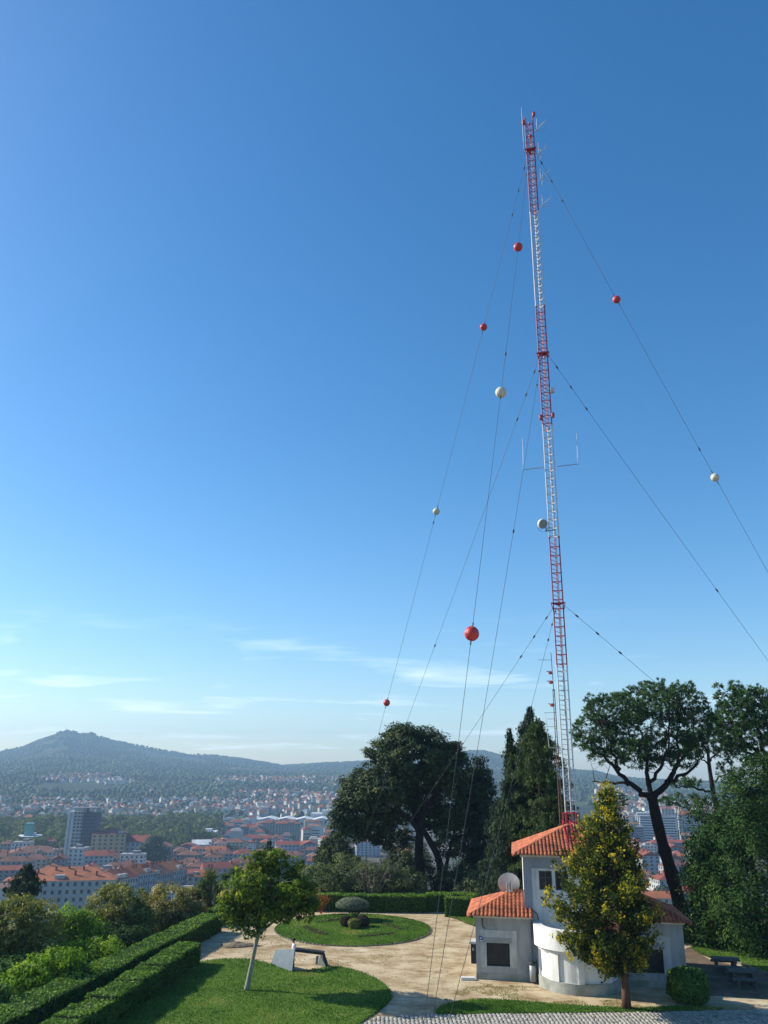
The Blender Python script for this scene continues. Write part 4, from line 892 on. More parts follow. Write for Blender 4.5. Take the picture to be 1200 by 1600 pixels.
def weeping(name, label, base, outline, n_br, seed, lm, droop=.35, per=26, leaf=.10, hang=.9, layers=None, trunk_r=.4, lean=0.0, group=None, spread=.10):
    """conifer with tiers of boughs; outline: half width (m) by share of height; foliage hangs below the boughs"""
    rg = np.random.default_rng(seed); t_ = thing(name, label, 'tree', base, 0, group); hgt = outline[-1][0]; zs = [o_[0] for o_ in outline]; ws = [o_[1] for o_ in outline]
    ax = lambda z: np.array((lean * z / hgt, 0, z))
    q = MB(); q.tube([ax(z) for z in np.linspace(0, hgt, 10)], np.linspace(trunk_r, .03, 10), 9); q.build('trunk', dark_bark, t_, True)
    br = MB(); P = []; N = []; T = []; TN = []
    for i in range(n_br):
        s = rg.random() ** .8; z = zs[0] + (hgt - zs[0]) * s
        if layers: z = round(z / layers) * layers + rg.normal() * .08 * layers; z = float(np.clip(z, zs[0], hgt - .1))
        a = rg.random() * 2 * pi; R = float(np.interp(z, zs, ws)) * (.30 + .95 * rg.random() ** .8); d = np.array((cos(a), sin(a), 0)); p0 = ax(z); p1 = p0 + d * R + np.array((0, 0, -droop * R + .1))
        pts = curve(p0, p1, .22 * R, 5); br.tube(pts, np.linspace(.03 + .02 * R, .01, 5), 4, caps=False)
        k = max(3, int(R * 7)); bt = rg.normal() * .15 + .45
        for j in range(k):
            u = .15 + .85 * (j + rg.random()) / k; c = (1 - u) ** 2 * p0 + 2 * u * (1 - u) * ((p0 + p1) / 2 + (0, 0, .22 * R)) + u * u * p1
            sdv = np.array((-d[1], d[0], 0)); c = c + sdv * rg.normal() * spread * R * (1.1 - .5 * u) * 1.6
            m_ = per; h_ = hang * (.3 + .7 * rg.random()); v = rg.random(m_)
            pt = c + np.c_[rg.normal(size=(m_, 2)) * .13, -v * h_ + rg.normal(size=m_) * .05]; P.append(pt)
            T.append(np.c_[rg.normal(size=(m_, 2)) * .4 + d[:2] * .3, -np.full(m_, .25 + hang)]); N.append(rg.normal(size=(m_, 3)) + d * .8 + (0, 0, .5)); TN.append(np.clip(bt + .25 * (1 - v) * u + rg.normal(size=m_) * .14, 0, 1))
    br.build('branches', dark_bark, t_, True)
    P = np.vstack(P); n = len(P); s = leaf * (.6 + .8 * rg.random(n)); leaves('crown', P, np.vstack(N), s * 1.3, s * .45, lm, t_, rg, np.concatenate(TN), np.vstack(T)); return t_
Y = 74.0
def ztop(px, py, YY): return D(px, py, YY)[2]
def outl(px, YY, rows, z0): return [(ztop(px, y, YY) - z0, w * mpp(YY)) for y, w in rows]
bb = np.array((D(832, 1400, Y)[0], Y, -.05))
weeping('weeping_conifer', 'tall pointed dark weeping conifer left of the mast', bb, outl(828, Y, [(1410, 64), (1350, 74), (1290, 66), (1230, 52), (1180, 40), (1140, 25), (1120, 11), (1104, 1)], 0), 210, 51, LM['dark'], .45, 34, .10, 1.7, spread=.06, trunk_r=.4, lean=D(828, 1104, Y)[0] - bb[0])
bb = np.array((D(806, 1400, Y - 2)[0], Y - 2, -.05))
weeping('weeping_conifer', 'second shorter leader of dark weeping foliage beside the tall pointed conifer', bb, outl(806, Y - 2, [(1400, 42), (1340, 46), (1280, 30), (1220, 20), (1170, 10), (1138, 1)], 0), 110, 52, LM['dark'], .45, 34, .10, 1.6, spread=.06, trunk_r=.25)
Y = 70.0; bb = np.array((D(852, 1400, Y)[0], Y, -.05))
weeping('cedar_tree', 'mid-green cedar with flat layered boughs right behind the mast', bb, outl(856, Y, [(1390, 36), (1330, 46), (1270, 50), (1220, 46), (1180, 36), (1155, 26), (1130, 12), (1118, 2)], 0), 105, 53, LM['cedar'], .26, 30, .085, .75, trunk_r=.35, spread=.24)

# ------------------------------------------------------------------ pines: bare forked limbs carrying needle tufts
def pine(name, label, paths, lobes, n_t, seed, needle=.17, per=26, tuft=.30, n_br=90, br_r=.045, lm='pine', group=None):
    rg = np.random.default_rng(seed); base = np.array(paths[0][0][0], float); t_ = thing(name, label, 'tree', base, 0, group)
    q = MB(); pts = smooth_poly(paths[0][0], 5, False); q.tube([p - base for p in pts], np.interp(np.linspace(0, 1, len(pts)), np.linspace(0, 1, len(paths[0][1])), paths[0][1]) * (1 + rg.normal(size=len(pts)) * .05), 11); q.build('trunk', dark_bark, t_, True)
    br = MB(); nodes = []
    for pts, rad in paths[1:]:
        sp = smooth_poly(pts, 5, False); sp[1:-1] += rg.normal(size=(len(sp) - 2, 3)) * .09; br.tube([p - base for p in sp], np.interp(np.linspace(0, 1, len(sp)), np.linspace(0, 1, len(rad)), rad), 7); nodes += list(sp[2:])
    nodes = np.array(nodes); C, dirs = lobe_points(lobes, n_t, rg, .55)
    mids = []
    for i in rg.choice(len(C), min(n_br, len(C)), replace=False):
        dv = nodes - C[i]; a = nodes[(np.linalg.norm(dv, axis=1) + np.maximum(dv[:, 2], 0) * 2).argmin()]; ln = np.linalg.norm(C[i] - a); pts = curve(a, C[i], -.05 * ln, 6, rg, .05 * ln); br.tube([p - base for p in pts], np.linspace(min(br_r * (.5 + .2 * ln), .11), .012, 6), 5, caps=False); mids += pts[2:]
    mids = np.array(mids)
    for i in range(len(C)):                                     # twigs join each tuft to the nearest limb
        dv = np.linalg.norm(mids - C[i], axis=1); j = dv.argmin()
        if .15 < dv[j] < 2.2: br.tube([mids[j] - base, C[i] - base], [.014, .008], 3, caps=False)
    br.build('branches', dark_bark, t_, True)
    n = len(C) * per; c = np.repeat(C - base, per, 0); d = unit(rg.normal(size=(n, 3)) + np.array((0, 0, .75)) + np.repeat(dirs, per, 0) * .4); rad = np.repeat(tuft * (.6 + .7 * rg.random(len(C))), per)
    P = c + d * (rad * (.35 + .5 * rg.random(n)))[:, None]; s = needle * (.7 + .6 * rg.random(n)); tn = np.clip(np.repeat(rg.normal(size=len(C)) * .15 + .42, per) + rg.normal(size=n) * .15, 0, 1)
    leaves('crown', P, rg.normal(size=(n, 3)), s, s * .22, LM[lm], t_, rg, tn, d); return t_
Y = 72.0
pine('pine_tree', 'tall umbrella pine with dark leaning trunk behind the house', [
    ([np.array((D(1070, 1430, Y)[0], Y, -.1)), *P3((1052, 1375), (1036, 1320), (1022, 1262), (1020, 1243), YY=Y)], [.62, .55, .47, .42, .40]),
    (P3((1020, 1248), (992, 1230), (965, 1205), (940, 1180), (912, 1165), YY=Y), [.28, .22, .16, .11, .05]), (P3((1019, 1245), (1012, 1215), (1012, 1180), (998, 1130), YY=Y), [.24, .19, .13, .05]), (P3((1021, 1245), (1050, 1212), (1060, 1185), (1062, 1130), YY=Y), [.30, .22, .15, .05]),
    (P3((1040, 1222), (1075, 1205, -2), (1100, 1180, -3), YY=Y), [.16, .12, .05]), (P3((1015, 1225), (1035, 1195, -2), (1045, 1150, -2), YY=Y), [.18, .12, .05]), (P3((985, 1225), (955, 1222, 2), (925, 1222, 3), YY=Y), [.14, .09, .04]), (P3((965, 1205), (955, 1170, -2), (945, 1130, -2), YY=Y), [.13, .09, .04]), (P3((1012, 1190), (985, 1160, 3), (975, 1120, 3), YY=Y), [.13, .09, .04]), (P3((1055, 1200), (1080, 1165, 2), (1085, 1125, 3), YY=Y), [.14, .09, .04])],
    [E_(1010, 1098, Y, 55, 24, 60), E_(962, 1112, Y, 48, 26, 50), E_(1055, 1102, Y, 46, 30, 50), E_(930, 1140, Y, 34, 24, 40), E_(915, 1160, Y, 20, 14, 30), E_(1000, 1140, Y, 62, 26, 50), E_(1080, 1135, Y, 28, 30, 40), E_(960, 1160, Y, 36, 16, 40), E_(1040, 1165, Y, 40, 20, 40), E_(1088, 1165, Y, 18, 18, 30), E_(1015, 1078, Y, 24, 12, 30), E_(1065, 1078, Y, 18, 14, 24), E_(925, 1105, Y, 14, 18, 20), E_(1000, 1190, Y, 30, 12, 30), E_(1100, 1120, Y, 12, 22, 20), E_(950, 1182, Y + 2, 34, 12, 30), E_(925, 1172, Y, 18, 10, 20), E_(1062, 1188, Y - 1, 34, 12, 30), E_(1025, 1175, Y, 34, 14, 34), E_(985, 1172, Y - 2, 34, 16, 34), E_(1032, 1071, Y, 9, 12, 10), E_(985, 1086, Y, 10, 12, 10), E_(945, 1094, Y, 10, 13, 10), E_(1078, 1078, Y, 10, 13, 10), E_(924, 1092, Y, 8, 12, 10), E_(900, 1140, Y, 10, 14, 14), E_(1112, 1140, Y, 10, 16, 14)], 2500, 61, needle=.15, tuft=.25, per=18, n_br=230)
Y = 84.0
pine('pine_tree', 'slender second pine between the umbrella pine and the right-hand pine', [([np.array((D(1128, 1400, Y)[0], Y, -.3)), *P3((1124, 1290), (1115, 1240), (1108, 1195), (1106, 1165), YY=Y)], [.36, .30, .25, .18, .1]),
    (P3((1113, 1238), (1085, 1232), (1055, 1228), YY=Y), [.13, .1, .04]), (P3((1118, 1275), (1085, 1268), (1060, 1258), YY=Y), [.12, .08, .04]), (P3((1112, 1225), (1130, 1212), (1150, 1206), YY=Y), [.1, .07, .03]), (P3((1108, 1195), (1090, 1180), (1080, 1165), YY=Y), [.1, .06, .03]), (P3((1108, 1190), (1125, 1170), (1135, 1150), YY=Y), [.1, .06, .03])],
    [E_(1106, 1155, Y, 34, 22, 30), E_(1070, 1222, Y, 26, 8, 26), E_(1065, 1252, Y, 34, 9, 26), E_(1140, 1205, Y, 22, 14, 20), E_(1085, 1175, Y, 18, 12, 20), E_(1135, 1170, Y, 20, 18, 20), E_(1120, 1130, Y, 20, 16, 20)], 420, 62, n_br=70, br_r=.035)
Y = 68.0
pine('pine_tree', 'right-hand pine running out of the right edge of the frame', [([np.array((D(1212, 1430, Y)[0], Y, -.1)), *P3((1206, 1330), (1200, 1240), (1196, 1180), YY=Y)], [.5, .42, .34, .25]),
    (P3((1198, 1200), (1175, 1170), (1150, 1140), (1122, 1090), YY=Y), [.2, .15, .1, .04]), (P3((1197, 1185), (1185, 1140), (1180, 1100), YY=Y), [.2, .13, .05]), (P3((1198, 1190), (1220, 1140), (1230, 1100), YY=Y), [.2, .13, .05]), (P3((1180, 1178), (1155, 1172), (1135, 1165), YY=Y), [.12, .08, .04])],
    [E_(1172, 1100, Y, 34, 26, 40), E_(1145, 1118, Y, 30, 24, 40), E_(1195, 1125, Y, 36, 34, 40), E_(1165, 1150, Y, 40, 22, 40), E_(1128, 1098, Y, 12, 18, 20), E_(1225, 1120, Y, 36, 40, 40), E_(1190, 1180, Y, 36, 18, 40), E_(1160, 1085, Y, 18, 12, 24), E_(1145, 1160, Y, 22, 14, 24), E_(1122, 1080, Y, 8, 12, 10), E_(1150, 1074, Y, 10, 12, 12), E_(1180, 1078, Y, 10, 12, 12)], 1300, 63, needle=.15, tuft=.25, per=18, n_br=130)

# ------------------------------------------------------------------ green conifers at the right edge
for Y, sd_, lab, tr_, lob in (
    (66.0, 71, 'feathery green conifer behind the right end of the house', (1100, 1470), [(1110, 1285, 28, 32), (1098, 1330, 26, 34), (1125, 1335, 32, 40), (1096, 1378, 26, 30), (1118, 1395, 34, 40), (1104, 1435, 30, 30), (1125, 1445, 32, 30), (1150, 1290, 26, 34), (1098, 1465, 26, 16)]),
    (62.0, 72, 'dense green conifer filling the right edge below the pine', (1190, 1490), [(1165, 1245, 34, 40), (1195, 1215, 30, 34), (1200, 1280, 42, 44), (1160, 1300, 30, 34), (1190, 1345, 46, 44), (1160, 1395, 38, 42), (1200, 1415, 44, 44), (1150, 1440, 26, 30), (1180, 1465, 36, 26), (1215, 1470, 30, 30)])):
    b0 = np.array((D(tr_[0], tr_[1], Y)[0], Y, -.05)); topp = D(lob[0][0], lob[0][1], Y)
    tree('green_conifer', lab, 'tree', [([b0, b0 * .5 + topp * .5, topp], [.4, .25, .05])], [E_(x, y, Y, a, c, 45) for x, y, a, c in lob], 430, 100, .82, .105, LM['right'], dark_bark, sd_, n_br=60, br_r=.04, up=.5, flat=.8, asp=.45, shell=.7)

# ------------------------------------------------------------------ shrubs behind the back hedge
for i, (x, y, a, c, Y, lm, lab) in enumerate((
    (500, 1385, 42, 30, 86, 'grey', 'grey-green shrub behind the hedge, next to the lawn tree crown'), (545, 1375, 40, 36, 88, 'grey', 'tall dull green shrub behind the cloud-pruned bush'), (600, 1380, 36, 30, 87, 'grey', 'grey-green shrub left of the big cypress trunk'),
    (640, 1386, 26, 24, 86, 'grey', 'pale leafy shrub right at the cypress trunk foot'), (705, 1384, 30, 26, 88, 'cypress', 'shrub in the shade right of the cypress trunks'), (745, 1388, 30, 24, 86, 'grey', 'shrub between the narrow dark tree and the house roof'), (525, 1335, 30, 28, 95, 'cypress', 'dark rounded tree under the left lobe of the big cypress'),
    (470, 1395, 30, 24, 90, 'cypress', 'dark shrub half hidden behind the crown of the lawn tree'), (640, 1345, 34, 30, 98, 'cypress', 'dim tree seen between the trunks of the big cypress'))):
    bb = np.array((D(x, y, Y)[0], Y, hz(D(x, y, Y)[0], Y)))
    tree('shrub', lab, 'shrub', [([bb, D(x, y + c * .5, Y), D(x, y, Y)], [.14, .09, .04])], [E_(x, y, Y, a, c), E_(x - a * .5, y + c * .45, Y, a * .6, c * .6), E_(x + a * .5, y + c * .5, Y, a * .6, c * .55)], 260, 40, .5, .11, LM[lm], dark_bark, 80 + i, n_br=30, br_r=.03)
# bare twiggy shrub with grey branches
rg = np.random.default_rng(95); Y = 85.5; x0 = D(580, 1400, Y); bb = np.array((x0[0], Y, hz(x0[0], Y))); t_ = thing('bare_shrub', 'half-bare shrub with pale grey twigs left of the cypress trunks', 'shrub', bb); q = MB()
for i in range(46):
    tip = D(580 + rg.normal() * 26, 1330 + rg.random() * 45, Y + rg.normal() * 1.2); pts = curve(np.zeros(3), tip - bb, .5, 6, rg, .18); q.tube(pts, np.linspace(.05, .01, 6), 4, caps=False)
    for j in range(3): a = np.array(pts[3 + j % 3]); q.tube([a, a + rg.normal(size=3) * .55 + (0, 0, .3)], [.018, .006], 3, caps=False)
q.build('branches', mat('twig_grey', (.20, .18, .15), .9, (.12, .11, .09), 4), t_)
C = np.array([D(580 + rg.normal() * 26, 1345 + rg.random() * 45, Y + rg.normal()) - bb for _ in range(120)]); P, N = clump_leaves(C, unit(rg.normal(size=C.shape)), 14, .3, rg); leaves('crown', P, N, .08, .05, LM['grey'], t_, rg, rg.random(len(P)))

# far dark cedars seen over the lawn tree
for i, (x, yt, yb, w, Y, lab) in enumerate(((418, 1314, 1372, 24, 150, 'small dark conifer tip right above the lawn tree crown'), (498, 1325, 1400, 26, 118, 'blue-green conifer left of the big cypress'), (470, 1345, 1400, 22, 125, 'dim blue-green conifer just right of the lawn tree top'), (518, 1300, 1390, 24, 122, 'dark conifer tucked below the left lobe of the cypress'))):
    x0 = D(x, yb, Y); zg = hz(x0[0], Y); weeping('cedar_tree', lab, np.array((x0[0], Y, zg)), [(max(.5, x0[2] - zg - 2), w * mpp(Y)), (D(x, (yt + yb) / 2, Y)[2] - zg, w * .62 * mpp(Y)), (D(x, yt, Y)[2] - zg, .1)], 70, 100 + i, LM['dark'], .12, 18, .16, .6, trunk_r=.3, spread=.2)

# ------------------------------------------------------------------ trees and shrubs on the slope left of the hedge
def slope_tree(name, lab, cat, Y, lob, n_cl, per, lm, seed, leaf=.10, cs=.5, bm=bark, **kw):
    x0, y0 = lob[0][0], lob[0][1]; X = D(x0, y0, Y)[0]; bb = np.array((X, Y, hz(X, Y) - .1)); tp = D(x0, y0, Y)
    return tree(name, lab, cat, [([bb, bb * .5 + tp * .5, tp], [.22, .17, .08])], [E_(x, y, Y + (dy[0] if dy else 0), a, c) for x, y, a, c, *dy in lob], n_cl, per, cs, leaf, LM[lm], bm, seed, n_br=50, br_r=.03, **kw)
slope_tree('rounded_tree', 'round olive-brown tree at the left edge of the frame', 'tree', 58, [(22, 1440, 44, 36), (62, 1440, 30, 34), (15, 1480, 42, 36), (60, 1475, 34, 28), (-30, 1450, 40, 40), (30, 1510, 40, 26)], 620, 46, 'olive', 110, .085, .42)
slope_tree('rounded_tree', 'round green-and-tan tree in the middle of the left slope', 'tree', 72, [(185, 1415, 42, 30), (160, 1438, 30, 28), (205, 1438, 36, 30), (185, 1455, 40, 22)], 560, 46, 'olive', 111, .095, .45)
slope_tree('rounded_tree', 'pale tan round tree left of the yuccas', 'tree', 78, [(268, 1412, 40, 26), (240, 1428, 30, 22), (290, 1428, 26, 20), (262, 1438, 40, 18)], 520, 46, 'tan', 112, .10, .45)
slope_tree('broadleaf_tree', 'fresh green tree between the two round trees on the slope', 'tree', 64, [(108, 1440, 24, 24), (128, 1452, 26, 22), (95, 1460, 24, 22), (135, 1475, 26, 18)], 260, 42, 'bright', 113, .085, .42)
slope_tree('leafy_shrub', 'yellow-green leafy shrub behind the near end of the long hedge', 'shrub', 50, [(75, 1512, 34, 22), (45, 1530, 34, 20), (100, 1500, 28, 16), (120, 1520, 26, 14), (30, 1555, 30, 16)], 330, 36, 'bright', 114, .085, .36)
slope_tree('leafy_shrub', 'bright green shrub against the long hedge below the lamp', 'shrub', 57, [(135, 1488, 30, 16), (165, 1482, 26, 14), (110, 1492, 26, 14), (165, 1497, 20, 10)], 240, 36, 'bright', 115, .08, .34)
slope_tree('leafy_shrub', 'dark glossy shrub behind the middle of the long hedge', 'shrub', 65, [(208, 1463, 26, 12), (192, 1470, 20, 10), (228, 1466, 14, 8)], 150, 40, 'right', 116, .085, .34)
slope_tree('leafy_shrub', 'low leafy shrub at the bottom left corner behind the hedge', 'shrub', 45, [(10, 1575, 34, 18), (-20, 1560, 30, 22), (30, 1590, 22, 10)], 200, 36, 'hedge', 117, .075, .34)
for i, (x, y, a, c, Y, lab) in enumerate(((60, 1490, 30, 24, 66, 'shaded shrub under the round tree at the left edge'), (90, 1478, 30, 22, 68, 'shaded shrub below the fresh green tree on the slope'), (150, 1465, 26, 18, 68, 'shrub round the foot of the lamp on the slope'), (300, 1430, 24, 16, 84, 'shrub between the pale tan tree and the yuccas'), (25, 1520, 34, 22, 56, 'dark shrub at the left edge under the round tree'))):
    slope_tree('leafy_shrub', lab, 'shrub', Y, [(x, y, a, c), (x + a * .4, y + c * .5, a * .7, c * .6), (x - a * .4, y + c * .5, a * .7, c * .6)], 170, 38, 'hedge', 120 + i, .09, .4)
x0 = D(38, 1400, 88); zg = hz(x0[0], 88)
weeping('dark_conifer', 'dark ragged conifer standing before the apartment blocks at the left', np.array((x0[0], 88, zg)), [(3, 34 * mpp(88)), (D(38, 1400, 88)[2] - zg, 32 * mpp(88)), (D(38, 1375, 88)[2] - zg, 20 * mpp(88)), (D(34, 1350, 88)[2] - zg, .25)], 110, 130, LM['dark'], .1, 24, .12, .6, trunk_r=.3, spread=.22)

# yuccas: leaning stalks topped by rosettes of sword leaves
def yucca(lab, Y, heads, px, seed):
    rg = np.random.default_rng(seed); x0 = D(px, 1430, Y)[0]; bb = np.array((x0, Y, hz(x0, Y) - .05)); t_ = thing('yucca', lab, 'yucca', bb)
    for hx, hy, sz in heads:
        h_ = D(hx, hy, Y + rg.normal() * .4) - bb; MB().tube(curve(np.zeros(3), h_, 0, 6, rg, .08), np.linspace(.17, .10, 6), 7).build('trunk', bark, t_, True)
        n = 190; d = unit(rg.normal(size=(n, 3)) + (0, 0, .25)); L_ = sz * (.55 + .5 * rg.random(n)); d2 = unit(d + np.array((0, 0, -.25)) * (1 - d[:, 2:3])); T = d2
        dead = np.array([h_ + np.array((0, 0, -.5 - .9 * rg.random())) + d_ * .2 for d_ in unit(rg.normal(size=(60, 3)))])
        leaves('leaf_rosette', h_ + d * (L_ * .55)[:, None], rg.normal(size=(n, 3)), L_ * .55, .032, LM['yucca'], t_, rg, rg.random(n), T)
        leaves('dead_leaves', dead, rg.normal(size=(60, 3)), .34, .03, litter, t_, rg, rg.random(60) * .4, np.tile((0, 0, -1.), (60, 1)) + rg.normal(size=(60, 3)) * .2)
yucca('many-headed yucca clump at the far end of the long hedge', 82, [(328, 1372, 1.15), (318, 1385, 1.0), (340, 1388, 1.0), (326, 1402, .95), (342, 1410, .9)], 332, 140)
yucca('short yucca with hanging dead leaves left of the yucca clump', 80, [(309, 1398, .85)], 318, 141)
yucca('slim yucca pair half hidden behind the lawn tree crown', 90, [(352, 1372, .85), (366, 1364, .95)], 360, 142)

# cloud-pruned bush on the oval lawn with dark shrubs round its foot
c = G(552, 1437, .07); t_ = thing('cloud_pruned_bush', 'flat-topped silvery clipped bush in the middle of the oval lawn', 'bush', (c[0], c[1], .05)); q = MB(); rg = np.random.default_rng(150)
for x, y in ((538, 1418), (548, 1417), (560, 1419), (568, 1421)): q.tube(curve(np.zeros(3), D(x, y, c[1]) - c, .25, 5, rg, .05), np.linspace(.10, .04, 5), 6)
q.build('trunk', bark, t_, True)
n = 9000; d = unit(rg.normal(size=(n, 3))); d[:, 2] = np.where(d[:, 2] < 0, d[:, 2] * .45, d[:, 2]); hd = D(551, 1414, c[1]) - c; R = np.array((1.42, 1.35, .62))
P = hd + d * R * (1 + (fbm(d[:, 0] * 2 + 5, d[:, 1] * 2 + 5, 3, 4) - .5) * .28 - .15 * rg.random(n) ** 2)[:, None]; leaves('crown', P, d + rg.normal(size=(n, 3)) * .6, .055, .03, LM['silver'], t_, rg, rg.random(n))
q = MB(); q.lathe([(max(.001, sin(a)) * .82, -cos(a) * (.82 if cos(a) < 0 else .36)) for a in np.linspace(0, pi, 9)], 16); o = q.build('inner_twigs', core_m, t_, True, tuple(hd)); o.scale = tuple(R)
for x, y, r_, lm, lab in ((541, 1449, .52, 'purple', 'dark purple shrub at the left of the cloud-pruned bush'), (553, 1452, .48, 'olive', 'yellowish low shrub in front of the cloud-pruned bush'), (567, 1449, .54, 'purple', 'dark shrub at the right foot of the cloud-pruned bush'), (551, 1444, .5, 'hedge', 'green shrub right behind the yellowish low shrub on the oval lawn')):
    bush('low_shrub', lab, 'shrub', (*G2(x, y), .05), (r_, r_, r_ * .8), 3000, lm, int(x), .06)
# thin shrub with red stems
c = G(502, 1428, .05); t_ = thing('red_shrub', 'thin shrub with red stems at the back edge of the oval lawn', 'shrub', (c[0], c[1], .03)); q = MB()
for a in np.linspace(-.55, .55, 6): q.tube(curve(np.zeros(3), np.array((a * .9, .1 * sin(a * 9), 1.15 - abs(a) * .3)), .1, 4, rg, .04), [.045, .035, .03, .015], 5)
q.build('stems', mat('red_stem', (.42, .06, .03), .7), t_)
n = 260; leaves('crown', rg.normal(size=(n, 3)) * (.35, .3, .22) + (.05, 0, 1.25), rg.normal(size=(n, 3)), .08, .04, leafmat('red_leaf', [(0, (.16, .03, .02)), (.5, (.12, .08, .02)), (1, (.3, .06, .03))]), t_, rg, rg.random(n))

# ------------------------------------------------------------------ bent steel monument and the man behind it
steel = mat('blue_steel', (.15, .19, .22), .5, (.12, .155, .18), 2.2, metal=.3); dark_steel = mat('dark_steel', (.045, .05, .055), .55, (.03, .035, .04), 2.2, metal=.3)
mo = G(460, 1520); mon = thing('steel_monument', 'folded blue-grey steel plate monument at the edge of the near lawn', 'monument', (mo[0], mo[1], 0)); Ym = mo[1]
def plate(name, pts, th, m_, off):
    """plate through four points, thickened along its normal"""
    p = [np.array(v, float) - mo for v in pts]; n = np.cross(p[1] - p[0], p[2] - p[0]); n = n / np.linalg.norm(n) * th
    MB().add([*p, *(v + n * off for v in p)], [(0, 1, 2, 3), (7, 6, 5, 4), (0, 4, 5, 1), (1, 5, 6, 2), (2, 6, 7, 3), (3, 7, 4, 0)]).build(name, m_, mon)
gA = G(424, 1508); gB = G(457, 1520.5); tB = D(462, 1483, gB[1] + .35); nrm = np.cross(gB - gA, tB - gA); dr_ = ray(432, 1484); tA = EYE + dr_ * (((gA - EYE) @ nrm) / (dr_ @ nrm))
plate('front_plate', [gA, gB, tB, tA], .07, steel, 1)
gC = G(514.5, 1512.5); tC = D(507, 1488.5, gC[1] + .2); gD = G(496, 1507); tD = D(497.5, 1494, gD[1])
plate('top_beam', [tB, tC, tC + (0, .55, 0), tB + (0, .55, 0)], .16, dark_steel, -1)
plate('end_post', [gC, gC + (-.10, .5, 0), tC + (-.12, .5, 0), tC], .16, dark_steel, -1)
plate('end_plate', [gC + (-.14, .02, 0), tC + (-.20, .02, -.14), tD + (.05, 0, 0), gD + (.05, 0, 0)], .05, mat('pale_steel', (.20, .25, .26), .45, metal=.3), 1)
plate('inner_post', [gD, gD + (-.14, .1, 0), tD + (-.14, .1, 0), tD], .12, dark_steel, 1)
def person(c, rz):
    me = bpy.data.meshes.new('skeleton'); J = [(0, 0, .95), (0, .01, 1.12), (0, .02, 1.32), (0, .01, 1.46), (0, -.01, 1.53), (0, -.03, 1.62), (0, -.03, 1.70),
        (.19, .02, 1.41), (.25, .03, 1.14), (.24, -.05, .90), (.235, -.09, .80), (-.19, .02, 1.41), (-.25, .03, 1.14), (-.24, -.05, .90), (-.235, -.09, .80),
        (.10, 0, .88), (.11, -.02, .48), (.11, .03, .08), (.12, -.12, .04), (-.10, 0, .88), (-.11, .03, .48), (-.11, .08, .08), (-.12, -.07, .04)]
    Ed = [(0, 1), (1, 2), (2, 3), (3, 4), (4, 5), (5, 6), (2, 7), (7, 8), (8, 9), (9, 10), (2, 11), (11, 12), (12, 13), (13, 14), (0, 15), (15, 16), (16, 17), (17, 18), (0, 19), (19, 20), (20, 21), (21, 22)]
    Rd = [(.17, .13), (.17, .13), (.18, .12), (.10, .09), (.06, .06), (.09, .10), (.075, .085)] + [(.075, .075), (.058, .058), (.045, .045), (.04, .025)] * 2 + [(.10, .10), (.07, .075), (.05, .055), (.045, .035)] * 2
    for g, hand in ((10, 1), (14, -1)):                        # five fingers on each hand
        hx, hy, hz_ = J[g]
        for k in range(4): i0 = len(J); J += [(hx, hy - .018 + .014 * k, hz_ - .05), (hx - hand * .01, hy - .026 + .015 * k, hz_ - .095 + .008 * abs(k - 1.4))]; Ed += [(g, i0), (i0, i0 + 1)]; Rd += [(.009, .009), (.008, .008)]
        i0 = len(J); J += [(hx - hand * .02, hy - .045, hz_ - .03), (hx - hand * .025, hy - .055, hz_ - .06)]; Ed += [(g, i0), (i0, i0 + 1)]; Rd += [(.010, .010), (.009, .009)]
    me.from_pydata(J, Ed, []); tmp = bpy.data.objects.new('skeleton', me); COL.objects.link(tmp); tmp.modifiers.new('skin', 'SKIN')
    for v, r_ in zip(me.skin_vertices[0].data, Rd): v.radius = r_
    me.skin_vertices[0].data[0].use_root = True
    tmp.modifiers.new('sub', 'SUBSURF').levels = 2; tmp.modifiers['sub'].render_levels = 2
    dg = bpy.context.evaluated_depsgraph_get(); body = bpy.data.meshes.new_from_object(tmp.evaluated_get(dg)); bpy.data.objects.remove(tmp)
    skin = mat('skin', (.42, .25, .18), .6); shirt = mat('pink_white_shirt', (.78, .68, .69), .85, (.70, .60, .62), 5); trs = mat('dark_trousers', (.035, .04, .055), .9); shoe = mat('shoe', (.03, .025, .02), .6); body.materials.clear()
    for m_ in (skin, shirt, trs, shoe): body.materials.append(m_)
    for p in body.polygons:
        x, y, z = p.center; p.use_smooth = True
        p.material_index = 3 if z < .11 else 2 if z < .93 and abs(x) < .2 else 0 if (z > 1.49 or (abs(x) > .19 and z < .98)) else 1
    t_ = thing('person', 'person in a pale pink shirt standing behind the steel monument', 'person', c, rz); link('body', body, t_)
    q = MB(); prof = [(.001, .125)] + [(.108 * sin(a), .125 * cos(a)) for a in np.linspace(.2, 1.75, 8)]; q.lathe(prof, 16); o = q.build('hair', mat('dark_hair', (.012, .010, .009), .7), t_, True, (0, .0, 1.665)); o.scale = (.95, 1.08, 1)
    q = MB(); q.box((0, -.125, 1.63), (.028, .035, .045), taper=.5); q.build('nose', skin, t_)
    q = MB()
    for s in (-1, 1): q.box((s * .034, -.117, 1.655), (.022, .012, .010))
    q.build('eyes', mat('eye_dark', (.02, .02, .02), .4), t_); q = MB(); q.box((0, -.118, 1.59), (.045, .012, .010)); q.build('mouth', mat('lip', (.30, .12, .10), .6), t_)
    q = MB()
    for s in (-1, 1): q.box((s * .095, -.015, 1.64), (.02, .035, .06))
    q.build('ears', skin, t_)
hp = G(457.5, 1514.5); person((hp[0], hp[1], 0), radians(-75))

